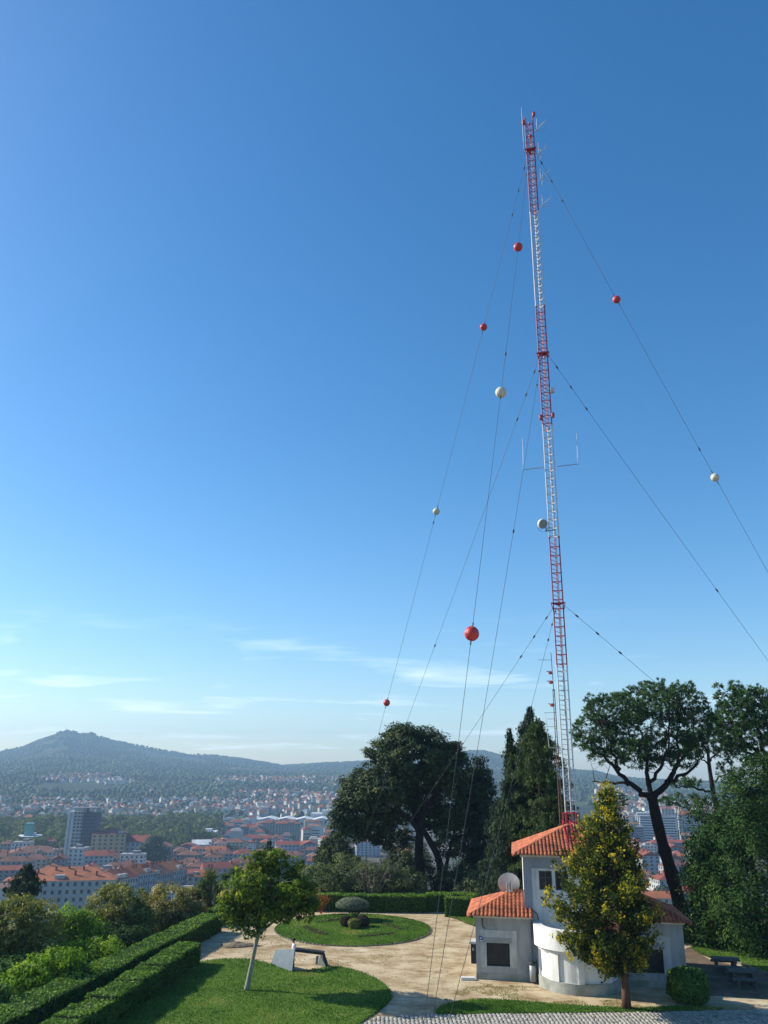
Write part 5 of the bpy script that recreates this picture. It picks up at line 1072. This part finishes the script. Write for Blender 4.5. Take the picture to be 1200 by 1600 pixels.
# ------------------------------------------------------------------ picnic tables and lamp post
conc = mat('table_stone', (.13, .13, .12), .9, (.08, .08, .075), 3, .3)
for (x, y, rz, lab) in ((1135, 1518, -.25, 'stone picnic table in the shade by the right lawn, farther one'), (1162, 1538, -.15, 'stone picnic table in the shade right of the house, nearer one')):
    t_ = thing('picnic_table', lab, 'table', (*G2(x, y), 0), rz); MB().box((0, 0, .74), (1.7, .8, .1)).build('table_top', conc, t_)
    for sx in (-.55, .55): MB().box((sx, 0, .345), (.16, .55, .69)).build('leg', conc, t_)
    for sy in (-.85, .85):
        s_ = MB().box((0, sy, .43), (1.6, .34, .09)).build('bench', conc, t_)
        for sx in (-.5, .5): MB().box((sx, sy, .19), (.14, .26, .385)).build('bench_leg', conc, s_)
c = D(150, 1466, 66); t_ = thing('park_lamp', 'slim lamp post with white globe among the shrubs on the left slope', 'lamp', (c[0], c[1], hz(c[0], c[1]) - .05)); zl = c[2] - t_.location.z
MB().tube([(0, 0, 0), (0, 0, zl - .2)], [.06, .045], 8).build('post', frame_m, t_); MB().lathe([(max(.001, .2 * sin(a)), -.2 * cos(a)) for a in np.linspace(0, pi, 10)], 16, (0, 0, zl)).build('globe', mat('globe_white', (.75, .77, .78), .3, spec=.5), t_, True); MB().lathe([(.001, .08), (.17, .02), (.12, 0)], 12, (0, 0, zl + .17)).build('cap', frame_m, t_)
# edging stones of the right lawn
ek = [G2(x, y) for x, y in ((1150, 1506), (1165, 1511), (1180, 1517), (1196, 1523), (1215, 1530))]
for i in range(4):
    a = np.array(ek[i]); b_ = np.array(ek[i + 1]); m_ = (a + b_) / 2; o = link('kerb_stone', MB().box((0, 0, .05), (np.linalg.norm(b_ - a) * .97, .14, .22)).mesh('kerb_stone', stone_m), bpy.data.objects['right_lawn'], (*m_, 0)); o.rotation_euler[2] = atan2(b_[1] - a[1], b_[0] - a[0])
# ------------------------------------------------------------------ the town below
ZC = -64.0
W_ = {k: mat('town_' + k, c, .85, tuple(v * .86 for v in c), .08) for k, c in dict(white=(.60, .60, .57), cream=(.50, .44, .33), grey=(.30, .30, .29), blue=(.36, .40, .44), ochre=(.48, .38, .22), dark=(.10, .10, .12), pink=(.50, .38, .34), slate=(.20, .22, .25), pale=(.42, .42, .39)).items()}
R_m = {k: mat('town_roof_' + k, c, .9, tuple(v * .66 for v in c), .16, detail=9) for k, c in dict(orange=(.36, .115, .042), red=(.26, .066, .04), brown=(.19, .08, .055), grey=(.30, .30, .30), white=(.66, .67, .68), dull=(.27, .15, .105)).items()}
pane_m = mat('town_window', (.055, .065, .08), .25, (.035, .04, .05), .5, spec=.5)
green_gl = mat('green_glass', (.12, .36, .30), .25, spec=.6)
def block_parts(w, d, h, floors, cols, roof, cols_d=None, rise=None, ov=.5, balc=False, strips=False):
    """wall, roof and window builders of a town building standing on z = 0, centred, front to -y"""
    wall = MB(); wall.box((0, 0, h / 2 - 2), (w, d, h + 4)); ro = MB(); rise = rise or min(w, d) * .22
    a, b_ = w / 2 + ov, d / 2 + ov
    if roof == 'hip':
        k = min(w, d) / 2; rx, ry = (w / 2 - k * .9, 0.001) if w >= d else (0.001, d / 2 - k * .9)
        ro.add([(-a, -b_, h), (a, -b_, h), (a, b_, h), (-a, b_, h), (-rx, -ry, h + rise), (rx, -ry, h + rise), (rx, ry, h + rise), (-rx, ry, h + rise)], [(0, 1, 5, 4), (1, 2, 6, 5), (2, 3, 7, 6), (3, 0, 4, 7), (4, 5, 6, 7), (3, 2, 1, 0)])
    elif roof == 'gable':
        ro.add([(-a, -b_, h), (a, -b_, h), (a, b_, h), (-a, b_, h), (-a, 0, h + rise), (a, 0, h + rise)], [(0, 1, 5, 4), (2, 3, 4, 5), (1, 2, 5), (3, 0, 4), (3, 2, 1, 0)])
    else:
        ro.box((0, 0, h + .45), (w + .3, d + .3, .9)); ro.box((w * .12, d * .1, h + 2.0), (w * .3, d * .35, 2.3))
    wn_ = MB(); fh = h / floors; cd = cols_d or max(1, int(cols * d / w))
    for fl in range(floors):
        z = fl * fh + fh * .52
        if strips:
            for s in (-1, 1): wn_.box((0, s * (d / 2 + .02), z), (w * .94, .12, fh * .42)); wn_.box((s * (w / 2 + .02), 0, z), (.12, d * .9, fh * .42))
            continue
        for n_, L_, ax in ((cols, w, 0), (cd, d, 1)):
            for c in range(n_):
                u = (c + .5) / n_ * L_ - L_ / 2; ww = L_ / n_ * .42
                for s in (-1, 1):
                    if ax == 0: wn_.box((u, s * (d / 2 + .02), z), (ww, .12, fh * .5))
                    else: wn_.box((s * (w / 2 + .02), u, z), (.12, ww, fh * .5))
        if balc and fl:
            for c in range(0, cols, 2): u = (c + .5) / cols * w - w / 2; wall.box((u, -d / 2 - .6, fl * fh + .2), (w / cols * .9, 1.2, .9))
    return wall, ro, wn_
def block_meshes(key, wallk, roofk, *a, **kw):
    wa, ro, wi = block_parts(*a, **kw); return wa.mesh(key, W_[wallk]), ro.mesh(key + '_roof', R_m[roofk]), wi.mesh(key + '_windows', pane_m)
def place(name, label, meshes, loc, rz, group=None, scale=None, cat='building'):
    t_ = thing(name, label, cat, loc, rz, group)
    link('wall', meshes[0], t_); link('roof', meshes[1], t_); w = link('window_rows', meshes[2], t_); w['kind'] = 'stuff'
    if scale: t_.scale = scale
    return t_
chim = MB().box((0, 0, .9), (.9, .9, 3.4)).mesh('chimney', R_m['red']); dorm = MB().box((0, 0, .7), (2.4, 2.6, 2.2)).mesh('dormer', W_['pale'])
def clutter(t_, w, d, h, rise, n, rg_):
    for i in range(n):
        u, v_ = rg_.uniform(-.42, .42), rg_.uniform(-.36, .36); z = h + rise * (1 - abs(v_) * 2) * .8
        link('chimney', chim, t_, (u * w, v_ * d, z))
        if i % 2: link('dormer', dorm, t_, (rg_.uniform(-.42, .42) * w, -d * .40, h + rise * .12))
taken = []
def hero(name, label, px, py, wpx, hpx, dep, floors, cols, roof, wallk, roofk, rz=0.0, **kw):
    """building by its foot (px, py), its width and height in pixels of the photograph"""
    p = G(px, py, ZC); k = np.linalg.norm(p - EYE) * .97 / F; w = wpx * k; h = hpx * k; f = atan2(-p[0], p[1]); rz = rz + f * .5
    ctr = p + np.array((-sin(rz), cos(rz), 0)) * dep / 2
    t_ = place(name, label, block_meshes(name, wallk, roofk, w, dep, h, floors, cols, roof, **kw), (ctr[0], ctr[1], ZC), rz); taken.append((ctr[0], ctr[1], max(w, dep) * .62))
    if roof != 'flat': clutter(t_, w, dep, h, kw.get('rise') or min(w, dep) * .22, max(2, int(w / 6)), np.random.default_rng(int(px)))
    return t_, w, h
hero('apartment_block', 'grey apartment block with orange roof nearest the left edge', 92, 1450, 132, 58, 30, 6, 14, 'hip', 'pale', 'orange', .05, balc=True, rise=5)
hero('apartment_block', 'cream corner block with tall dark window bays right of the long facade', 308, 1418, 34, 40, 24, 5, 4, 'hip', 'cream', 'orange', -.15, rise=4)
# long receding facade made of joined houses, each one its own thing
pa, pb_ = G(150, 1448, ZC), G(290, 1416, ZC); dv = pb_ - pa; ang = atan2(dv[1], dv[0]); nn_ = 5; ll = np.linalg.norm(dv)
for i, (wk, rk, lab) in enumerate((('grey', 'orange', 'first'), ('pale', 'red', 'second'), ('blue', 'orange', 'third'), ('grey', 'brown', 'fourth'), ('pale', 'orange', 'fifth'))):
    c = pa + dv * (i + .5) / nn_ + np.array((-sin(ang), cos(ang), 0)) * 9; t_ = place('terraced_block', f'{lab} house from the left in the long receding terrace above the tan trees', block_meshes(f'terrace{i}', wk, rk, ll / nn_ - .4, 17, 19.5 + (i % 3) * .9, 6, 7, 'gable', rise=4.2, balc=i % 2 == 0), (c[0], c[1], ZC), ang); taken.append((c[0], c[1], ll / nn_ * .6)); clutter(t_, ll / nn_, 17, 19.5 + (i % 3) * .9, 4.2, 5, np.random.default_rng(i))
# tall slab tower with a dark half
p = G(118, 1352, ZC); k = np.linalg.norm(p - EYE) * .97 / F; wT, hT = 40 * k, 70 * k; t_ = thing('tower_block', 'tall pale tower block with a dark half, highest in the town', 'building', (p[0], p[1] + 9, ZC), .12); taken.append((p[0], p[1] + 9, 22))
MB().box((-wT * .24, 0, hT / 2 - 2), (wT * .5, 18, hT + 4)).build('wall', W_['pale'], t_); MB().box((wT * .25, .5, hT / 2 - 2), (wT * .46, 16, hT + 2)).build('dark_wing', W_['dark'], t_)
for s in (-.46, -.33): MB().box((wT * s, -9.3, hT / 2), (wT * .07, .7, hT)).build('white_rib', W_['white'], t_)
q = MB()
for fl in range(15):
    for u in (-.24, -.12, -.02): q.box((wT * u, -9.02, (fl + .55) * hT / 15), (wT * .07, .12, hT / 15 * .5))
    q.box((wT * .25, -7.52, (fl + .55) * hT / 15), (wT * .36, .1, hT / 15 * .4))
    for u in (-6, -2, 2, 6): q.box((-wT * .49 - .02, u, (fl + .55) * hT / 15), (.12, 2, hT / 15 * .5))
q.build('window_rows', pane_m, t_)['kind'] = 'stuff'; q = MB(); q.box((-wT * .2, 0, hT + 1.5), (wT * .3, 9, 3)); 
for s in (.06, .44): q.box((wT * s, 0, hT + .8), (wT * .05, 12, 3.4))
q.box((wT * .25, 0, hT + 2.8), (wT * .45, 12, .6)); q.build('roof_house', W_['grey'], t_)
hero('apartment_block', 'yellowish eight-storey block just right of the tall tower', 165, 1354, 46, 42, 26, 8, 6, 'hip', 'ochre', 'red', .1, rise=4)
hero('apartment_block', 'pale blue block with red roof right of the yellowish block', 208, 1352, 40, 30, 24, 5, 6, 'gable', 'blue', 'red', .05, rise=5)
hero('apartment_block', 'long grey block with mansard roof left of the tall tower', 52, 1362, 64, 24, 26, 5, 12, 'hip', 'pale', 'brown', .22, rise=4)
t_, w, h = hero('office_building', 'white office building topped by a green glass box at the left edge', 36, 1336, 30, 22, 26, 5, 5, 'flat', 'white', 'white', 0)
MB().box((0, 0, h + 6.5), (w * .36, 9, 11)).build('glass_box', green_gl, t_); MB().box((-w * .7, -3, 5), (w * .5, 18, 12)).build('annex', W_['white'], t_)
hero('office_building', 'stepped pale blue office block in the middle of the town', 318, 1322, 32, 18, 26, 6, 3, 'flat', 'blue', 'white', 0, strips=True)
hero('apartment_block', 'white gabled hall in front of the pale blue office block', 315, 1336, 26, 14, 20, 2, 5, 'gable', 'white', 'white', .2)
for px, py, wp, hp_, wk, lab in ((393, 1310, 34, 16, 'slate', 'slate-grey block row with red roofs beyond the middle of the town'), (420, 1306, 26, 18, 'grey', 'grey block right of the slate-grey row'), (449, 1314, 36, 24, 'grey', 'largest grey block near the white factory roof'), (352, 1300, 40, 10, 'pale', 'long low block with red roof under the white factory roof'), (432, 1326, 20, 14, 'white', 'white block with red roof just before the largest grey block'), (268, 1300, 14, 16, 'white', 'small white tower block at the far end of the wood'), (392, 1345, 12, 24, 'white', 'narrow white block beside the lawn tree top'), (412, 1350, 26, 16, 'cream', 'cream block with flat roof beside the narrow white block')):
    hero('apartment_block', lab, px, py, wp, hp_, 18, max(3, int(hp_ / 3)), max(3, int(wp / 4)), 'flat' if 'narrow' in lab or 'flat' in lab or 'tower' in lab else 'hip', wk, 'red', .05, rise=3)
for px, py, wp, hp_, wk, rk, st_, lab in ((1032, 1324, 50, 40, 'white', 'grey', True, 'striped white apartment slab seen past the pine trunk'), (1046, 1290, 18, 22, 'cream', 'red', False, 'cream twin tower seen just right of the pine trunk'), (1085, 1316, 36, 36, 'pale', 'red', False, 'red-roofed block seen left of the green conifer'), (990, 1328, 32, 30, 'slate', 'grey', True, 'slate-grey slab seen between the golden conifer and the pine trunk'), (1012, 1290, 26, 16, 'white', 'white', False, 'white block behind the striped slab'), (1060, 1352, 26, 12, 'ochre', 'orange', False, 'ochre house with orange roof low beside the pine trunk')):
    hero('apartment_block', lab, px, py, wp, hp_, 18, max(3, int(hp_ / 3.2)), max(3, int(wp / 4)), 'flat' if rk in ('grey', 'white') else 'hip', wk, rk, -.1, strips=st_)
# white factory hall with long low roofs across the valley
p = G(462, 1291, ZC); t_ = thing('factory_hall', 'long white factory roof across the valley', 'factory', (p[0], p[1], ZC), .02)
q = MB(); q.box((0, 0, 4), (150, 50, 12)); q.build('wall', W_['white'], t_); q = MB()
for k in range(6): q.add([(-76 + k * 25.4, -26, 10), (-51 + k * 25.4, -26, 10), (-51 + k * 25.4, 26, 10), (-76 + k * 25.4, 26, 10), (-63.5 + k * 25.4, -26, 13), (-63.5 + k * 25.4, 26, 13)], [(0, 1, 4), (3, 5, 2), (0, 4, 5, 3), (1, 2, 5, 4)])
q.build('roof', R_m['white'], t_); q = MB(); [q.box((-70 + i * 10, -25.05, 5), (5, .2, 3)) for i in range(15)]; q.build('window_rows', pane_m, t_)['kind'] = 'stuff'; taken.append((p[0], p[1], 60)); taken.append((p[0] + 60, p[1], 40)); taken.append((p[0] - 60, p[1], 40))
t_ = thing('factory_hall', 'smaller white factory block at the end of the long white roof', 'factory', (*G(510, 1288, ZC)[:2], ZC)); MB().box((0, 0, 7), (46, 30, 18)).build('wall', W_['white'], t_); q = MB(); [q.box((-18 + i * 9, -15.05, 8), (5, .2, 3)) for i in range(5)]; q.build('window_rows', pane_m, t_)['kind'] = 'stuff'; MB().box((5, 0, 18), (24, 18, 5)).build('roof_house', W_['white'], t_)
# small red-roofed villa on the slope under the shrubs
p = D(112, 1446, 120); t_ = place('villa', 'small villa with red roof peeping above the shrubs on the left slope', block_meshes('villa', 'white', 'red', 8, 8, 4.2, 2, 3, 'hip', rise=2.0), (p[0], 120, p[2] - 5.2), .6, cat='house'); MB().box((-2.5, 1, 5.6), (.6, .6, 2.2)).build('chimney', R_m['red'], t_)

# everyday houses and blocks of the town, copied from a few kinds
kinds = []
for j, (wk, rk, w, d, h, fl, co, rf, desc) in enumerate((('white', 'dull', 16, 13, 13, 4, 4, 'hip', 'white four-storey building with brownish hip roof'), ('cream', 'orange', 22, 13, 12, 4, 6, 'gable', 'cream row building with orange gable roof'), ('pale', 'red', 18, 15, 16, 5, 5, 'hip', 'pale grey five-storey building with red hip roof'), ('grey', 'brown', 26, 14, 15, 5, 7, 'hip', 'grey long building with brown roof'), ('pink', 'dull', 15, 12, 9, 3, 4, 'hip', 'pinkish three-storey house with brownish roof'), ('blue', 'red', 24, 15, 17, 6, 6, 'gable', 'pale blue block with red gable roof'), ('white', 'grey', 18, 14, 19, 6, 5, 'flat', 'white flat-roofed block'), ('cream', 'brown', 20, 16, 14, 5, 5, 'hip', 'cream five-storey building with brown hip roof'), ('slate', 'red', 20, 13, 14, 5, 5, 'gable', 'slate-grey building with red gable roof'), ('ochre', 'orange', 17, 13, 11, 4, 4, 'hip', 'ochre building with orange hip roof'))):
    ms = list(block_meshes(f'town{j}', wk, rk, w, d, h, fl, co, rf))
    q = MB(); rs = min(w, d) * .22 if rf != 'flat' else .9
    q.box((0, 0, h + rs * .6), (.9, .9, rs * 1.1 + 1.4))
    ms.append(q.mesh(f'town{j}_chimney', R_m['red'])); ms.append([(w * u, d * v) for u, v in ((-.25, .1), (.3, -.12), (.05, .2))]); kinds.append((ms, desc))
rg = np.random.default_rng(200); cnt = 0; row = {}; far_t = MB()
def wood_zone(px, r): return px < 330 and r > 800
y = 400.0
while y < 1230:
    stp = 17 + y * .009; x = -.60 * y
    while x < .56 * y:
        xx = x + rg.normal() * 3; yy = y + rg.normal() * 3; x += stp * (1.0 + .3 * rg.random()); px, py = PX((xx, yy, ZC + 12))
        if 530 < px < 960 and not (560 < px < 640 and rg.random() < .35): continue
        if px < -15 or px > 1120 or py > 1420: continue
        if px > 400 and px < 530 and py > 1345: continue
        if wood_zone(px, yy) and rg.random() < .93: continue
        if any((xx - a) ** 2 + (yy - b_) ** 2 < (c + 9) ** 2 for a, b_, c in taken): continue
        if yy > 880:                                            # the farthest part reads as one mass of roofs
            w, d, h = rg.uniform(10, 20), rg.uniform(9, 14), rg.uniform(7, 16); a = atan2(-xx, yy) * .4 + rg.choice([0, pi / 2]) + rg.normal() * .12; far_t.box((xx, yy, ZC + h / 2 - 1), (w, d, h + 2), a, int(rg.integers(0, 4)))
            far_t.box((xx, yy, ZC + h + 1.1), (w + .6, d + .6, 2.2), a, int(rg.choice([4, 5, 5, 6, 6, 7])), .5)
            for fl in range(1, int(h / 3)):
                for s_ in (-1, 1): far_t.box((xx - sin(a) * s_ * (d / 2 + .03), yy + cos(a) * s_ * (d / 2 + .03), ZC + fl * 3 + 1.2), (w * .85, .1, 1.1), a, 8)
            continue
        ms, desc = kinds[rg.integers(len(kinds))]; zone = 'in the near town' if yy < 640 else 'in mid town' if yy < 900 else 'in the far town'
        if px > 900: zone = 'past the right trees'
        t_ = place('town_building', f'{desc} {zone}', ms[:3], (xx, yy, ZC), atan2(-xx, yy) * .4 + rg.choice([0, pi / 2]) + rg.normal() * .10 + .1, f'{desc}s {zone}', (rg.uniform(.75, 1.0), rg.uniform(.75, .95), rg.uniform(.6, 1.0)))
        if yy < 700:
            for u, v_ in ms[4]: link('chimney', ms[3], t_, (u, v_, 0))
        cnt += 1; row.setdefault((desc, zone), []).append((px, t_))
    y += stp * 1.25
tag(far_t.build('far_town', [W_['white'], W_['cream'], W_['pale'], W_['grey'], R_m['orange'], R_m['red'], R_m['dull'], R_m['grey'], pane_m]), kind='stuff')
ORD = 'leftmost,second from left,third from left,fourth from left,fifth from left,sixth from left,seventh from left,eighth from left,ninth from left,tenth from left,eleventh from left,twelfth from left,thirteenth from left,fourteenth from left'.split(',')
for (desc, zone), lst in row.items():
    if len(lst) > 1:
        for i, (_, t_) in enumerate(sorted(lst, key=lambda a: a[0])): t_['label'] = f'{desc} {zone}, ' + (ORD[i] if i < len(lst) - 1 and i < len(ORD) else 'rightmost' if i == len(lst) - 1 else f'number {i + 1} from left')
# hillside houses across the valley, each its own object with shared meshes
def cottage(wk, rk, w, d, h):
    q = MB(); q.box((0, 0, h / 2 - 1), (w, d, h + 2)); a, b_ = w / 2 + .3, d / 2 + .3
    q.add([(-a, -b_, h), (a, -b_, h), (a, b_, h), (-a, b_, h), (-a * .5, 0, h + 2.4), (a * .5, 0, h + 2.4)], [(0, 1, 5, 4), (2, 3, 4, 5), (1, 2, 5), (3, 0, 4)], 1)
    for u in (-.28, .02, .3):
        for z in (.3, .75): q.box((w * u, -d / 2 - .03, h * z), (w * .13, .1, h * .2), 0, 2)
    return q.mesh('cottage', [W_[wk], R_m[rk], pane_m])
cot = [(cottage('white', 'dull', 11, 9, 7.5), 'white house with brownish roof'), (cottage('white', 'red', 13, 9, 8), 'white house with red roof'), (cottage('cream', 'orange', 10, 9, 7.5), 'cream house with orange roof'), (cottage('pale', 'brown', 14, 10, 9), 'grey house with dark brown roof'), (cottage('white', 'grey', 12, 10, 9), 'white house with grey roof'), (cottage('pink', 'dull', 11, 9, 7), 'pinkish house with brownish roof')]
pts = []
tries = 0
while len(pts) < 1250 and tries < 60000:
    tries += 1; px = rg.uniform(-10, 540) if rg.random() < .86 else rg.uniform(930, 1120); r = 1330 + 1080 * rg.random() ** .8; az = atan2(*(ray(px, 1200)[:2])); x, yy = r * sin(az), r * cos(az)
    den_ = fbm(np.array([x / 260 + 40]), np.array([yy / 260 + 40]), 3, 21)[0]
    if den_ < .46 + .12 * rg.random() + (.05 if r > 2200 else 0) + (.08 if px < 60 else 0): continue
    pts.append((x, yy, r))
pts.sort(key=lambda p: p[2])
ico_v = []
rest = MB()
for i, (x, yy, r) in enumerate(pts):
    ms, desc = cot[rg.integers(len(cot))]; z = hz(x, yy)
    if i < 290:
        o = link('cottage', ms, None, (x, yy, z + .3)); o.rotation_euler[2] = rg.random() * pi; s = rg.uniform(.55, .95); o.scale = (s, s, s * rg.uniform(.9, 1.2)); side = 'at the right beyond the pines' if x > 0 else 'on the lower hillside across the valley'
        tag(o, f'{desc} {side}', 'house', f'{desc}s {side}')
    else:
        w, d, h = rg.uniform(7, 12), rg.uniform(6, 9), rg.uniform(5, 9); a = rg.random() * pi; k = rg.integers(0, 4); rest.box((x, yy, z + h / 2 - 1), (w, d, h + 2), a, [0, 0, 1, 2][k]); rest.box((x, yy, z + h + 1.1), (w + .6, d + .6, 2.0), a, int(rg.choice([3, 4, 5, 5, 6])), .45)
tag(rest.build('far_houses', [W_['white'], W_['cream'], W_['pale'], R_m['orange'], R_m['red'], R_m['dull'], R_m['grey']]), kind='stuff')

# pylons across the valley and the mast on the peak
for px, pyt, pyb, lab in ((388, 1263, 1292, 'thin pale pole standing above the middle of the town, left of a pair'), (349, 1268, 1292, 'thin pale pole right of the long low block across the valley'), (281, 1262, 1284, 'thin pale pylon at the far end of the wood')):
    r0 = 1290.; b0 = D(px, pyb, r0); h_ = D(px, pyt, r0)[2] - b0[2]; g = hz(b0[0], r0); t_ = thing('pylon', lab, 'pylon', (b0[0], r0, g)); MB().tube([(0, 0, 0), (0, 0, h_ + b0[2] - g)], [.9, .5], 6).build('pole', W_['pale'], t_); MB().bar((-3, 0, h_ + b0[2] - g - 1), (3, 0, h_ + b0[2] - g - 1), .7).build('cross_arm', W_['pale'], t_)
az = atan2(*(ray(103.5, 1141)[:2])); R0 = float(ridge_R(az)) - 10; x, yy = R0 * sin(az), R0 * cos(az); t_ = thing('summit_mast', 'tiny mast on the summit of the hill at the left', 'mast', (x, yy, hz(x, yy))); MB().tube([(0, 0, -2), (0, 0, 17)], [1.2, .8], 6).build('pole', W_['grey'], t_)

# ------------------------------------------------------------------ woods: town park, slope below the hedge, hills
def wood(name, XYZ, Rr, m_, per, leaf, rg, tone_c=None, flat=.85):
    n = len(XYZ) * per; c = np.repeat(XYZ, per, 0); d = unit(rg.normal(size=(n, 3))); d[:, 2] = np.abs(d[:, 2]) * .9 - .12; R = np.repeat(Rr, per)
    lump = 1 + .35 * (vnoise(d[:, 0] * 2.2 + c[:, 0], d[:, 1] * 2.2 + c[:, 1] + d[:, 2] * 2, 5) - .5)
    P = c + d * (R * lump * (.8 + .25 * rg.random(n)))[:, None] * np.array((1, 1, flat)); s = leaf * R * (.6 + .8 * rg.random(n))
    tn = np.clip(np.repeat(tone_c if tone_c is not None else rg.normal(size=len(XYZ)) * .22 + .45, per) + rg.normal(size=n) * .10, 0, 1)
    V, Fq = leaf_quads(P, d + rg.normal(size=(n, 3)) * .4, s, s * .8, rg); return tag(link(name, arr_mesh(name, V, Fq, m_, tn)), kind='stuff')
rg = np.random.default_rng(300)
# broadleaf wood beside the tower
pp_ = []
while len(pp_) < 330:
    px = rg.uniform(-20, 345); r = rg.uniform(830, 1180); a = atan2(*(ray(px, 1200)[:2])); x, yy = r * sin(a), r * cos(a)
    if any((x - q_[0]) ** 2 + (yy - q_[1]) ** 2 < 36 for q_ in pp_) or any((x - a_) ** 2 + (yy - b_) ** 2 < (c_ + 4) ** 2 for a_, b_, c_ in taken): continue
    pp_.append((x, yy, ZC + rg.uniform(7, 12) + (r - 830) * .012))
pp_ = np.array(pp_); wood('park_wood', pp_, rg.uniform(6.5, 11, len(pp_)), LM['far'], 130, .17, rg)
# street trees in the town
pp_ = []
while len(pp_) < 150:
    px = rg.choice([rg.uniform(0, 520), rg.uniform(950, 1110)]); r = rg.uniform(430, 1200); a = atan2(*(ray(px, 1200)[:2])); x, yy = r * sin(a), r * cos(a)
    if any((x - a_) ** 2 + (yy - b_) ** 2 < (c_ + 2) ** 2 for a_, b_, c_ in taken): continue
    pp_.append((x, yy, ZC + rg.uniform(4, 8)))
pp_ = np.array(pp_); wood('street_trees', pp_, rg.uniform(3.5, 6, len(pp_)), LM['cypress'], 90, .2, rg)
c = G(236, 1362, ZC); t_ = thing('town_tree', 'dark rounded tree among the roofs right of the pale blue block', 'tree', (c[0], c[1], ZC)); MB().tube([(0, 0, 0), (0, 0, 12)], [.8, .4], 7).build('trunk', dark_bark, t_)
n = 1800; d = unit(rg.normal(size=(n, 3))); lo_ = rg.integers(0, 4, n); off = np.array([(0, 0, 20), (-6, 0, 14), (6, 0, 13), (1, 0, 12)])[lo_]; leaves('crown', off + d * np.array((8, 8, 7)) * (.7 + .35 * rg.random((n, 1))), d, 1.0, .8, LM['dark'], t_, rg, rg.random(n))
# scrub on the park slope, under the individual trees
pp_ = []
while len(pp_) < 420:
    x, yy = rg.uniform(-75, 30), rg.uniform(38, 260); s = park_sd(np.array([x]), np.array([yy]))[0]
    if s < 3.5: continue
    z = hz(x, yy); px, py = PX((x, yy, z + 2.5))
    if py < 1408 or px < -60 or px > 900: continue
    pp_.append((x, yy, z + .4))
pp_ = np.array(pp_); wood('slope_scrub', pp_, rg.uniform(1.3, 2.8, len(pp_)), LM['hedge'], 170, .085, rg)
# trees on the hills: rough low-poly crowns
t_ico = (1 + 5 ** .5) / 2
iv = unit(np.array([(-1, t_ico, 0), (1, t_ico, 0), (-1, -t_ico, 0), (1, -t_ico, 0), (0, -1, t_ico), (0, 1, t_ico), (0, -1, -t_ico), (0, 1, -t_ico), (t_ico, 0, -1), (t_ico, 0, 1), (-t_ico, 0, -1), (-t_ico, 0, 1)], float))
iff = np.array([(0, 11, 5), (0, 5, 1), (0, 1, 7), (0, 7, 10), (0, 10, 11), (1, 5, 9), (5, 11, 4), (11, 10, 2), (10, 7, 6), (7, 1, 8), (3, 9, 4), (3, 4, 2), (3, 2, 6), (3, 6, 8), (3, 8, 9), (4, 9, 5), (2, 4, 11), (6, 2, 10), (8, 6, 7), (9, 8, 1)])
def hill_trees(name, n, rlo, rhi, pxr, sz, rg, lm, thr):
    px = rg.uniform(pxr[0], pxr[1], n * 3); az = np.arctan2((px - 600) / F, cos(PITCH) + 0.0 * px); r = rlo + (rhi - rlo) * rg.random(n * 3) ** .85
    R = ridge_R(az); r = np.minimum(r, R + 10); x = r * np.sin(az); yy = r * np.cos(az); k = fbm(x / 170 + 30, yy / 170 + 30, 4, 33) > thr; x, yy, r = x[k][:n], yy[k][:n], r[k][:n]; n = len(x)
    z = height(x, yy); s = sz * (.6 + .8 * rg.random(n)); V = iv[None] * (s[:, None, None] * np.array((1, 1, 1.15))) * (1 + rg.normal(size=(n, 12, 1)) * .2) + np.stack([x, yy, z + s * .55], -1)[:, None]
    Fq = (np.arange(n)[:, None, None] * 12 + iff[None]).reshape(-1, 3); tn = np.repeat(np.clip(fbm(x / 130, yy / 130, 3, 8) * 1.2 - .15 + rg.normal(size=n) * .16, 0, 1), 20)
    tag(link(name, arr_mesh(name, V.reshape(-1, 3), Fq, LM[lm], tn, True)), kind='stuff')
hill_trees('valley_trees', 9000, 1240, 2600, (-30, 1160), 4.2, rg, 'cypress', .44)
hill_trees('hill_forest', 30000, 2250, 4400, (-30, 1160), 4.2, rg, 'cypress', .36)
ridge = rg.uniform(-30, 1160, 1500); azr = np.arctan2((ridge - 600) / F, cos(PITCH)); Rr = ridge_R(azr) - rg.uniform(0, 40, 1500); x, yy = Rr * np.sin(azr), Rr * np.cos(azr); s = rg.uniform(2.5, 6, 1500) * (fbm(x / 90, yy / 90, 3, 5) > .45); kx = (s > 0) & ~((ridge > 70) & (ridge < 160)); x, yy, s = x[kx], yy[kx], s[kx]; n = len(x)
V = iv[None] * s[:, None, None] * np.array((.8, .8, 1.5)) * (1 + rg.normal(size=(n, 12, 1)) * .2) + np.stack([x, yy, height(x, yy) + s * .6], -1)[:, None]
tag(link('ridge_trees', arr_mesh('ridge_trees', V.reshape(-1, 3), (np.arange(n)[:, None, None] * 12 + iff[None]).reshape(-1, 3), LM['cypress'], np.repeat(rg.random(n) * .5, 20))), kind='stuff')

# ------------------------------------------------------------------ haze over the valley
m, t, o = _nodes('haze'); v = t.nodes.new('ShaderNodeVolumePrincipled'); v.inputs['Color'].default_value = (.46, .72, 1.0, 1); v.inputs['Density'].default_value = .00016; v.inputs['Anisotropy'].default_value = .1
t.links.new(v.outputs[0], o.inputs['Volume'])
tag(MB().box((0, 0, (270 - 72) / 2), (11400, 11400, 270 + 72)).build('haze', m), kind='stuff')
bpy.data.objects['haze'].location = (0, 0, 0)
print('town', cnt, 'houses', len(pts), 'tris', sum(len(o.data.polygons) for o in sc.objects if o.type == 'MESH'))
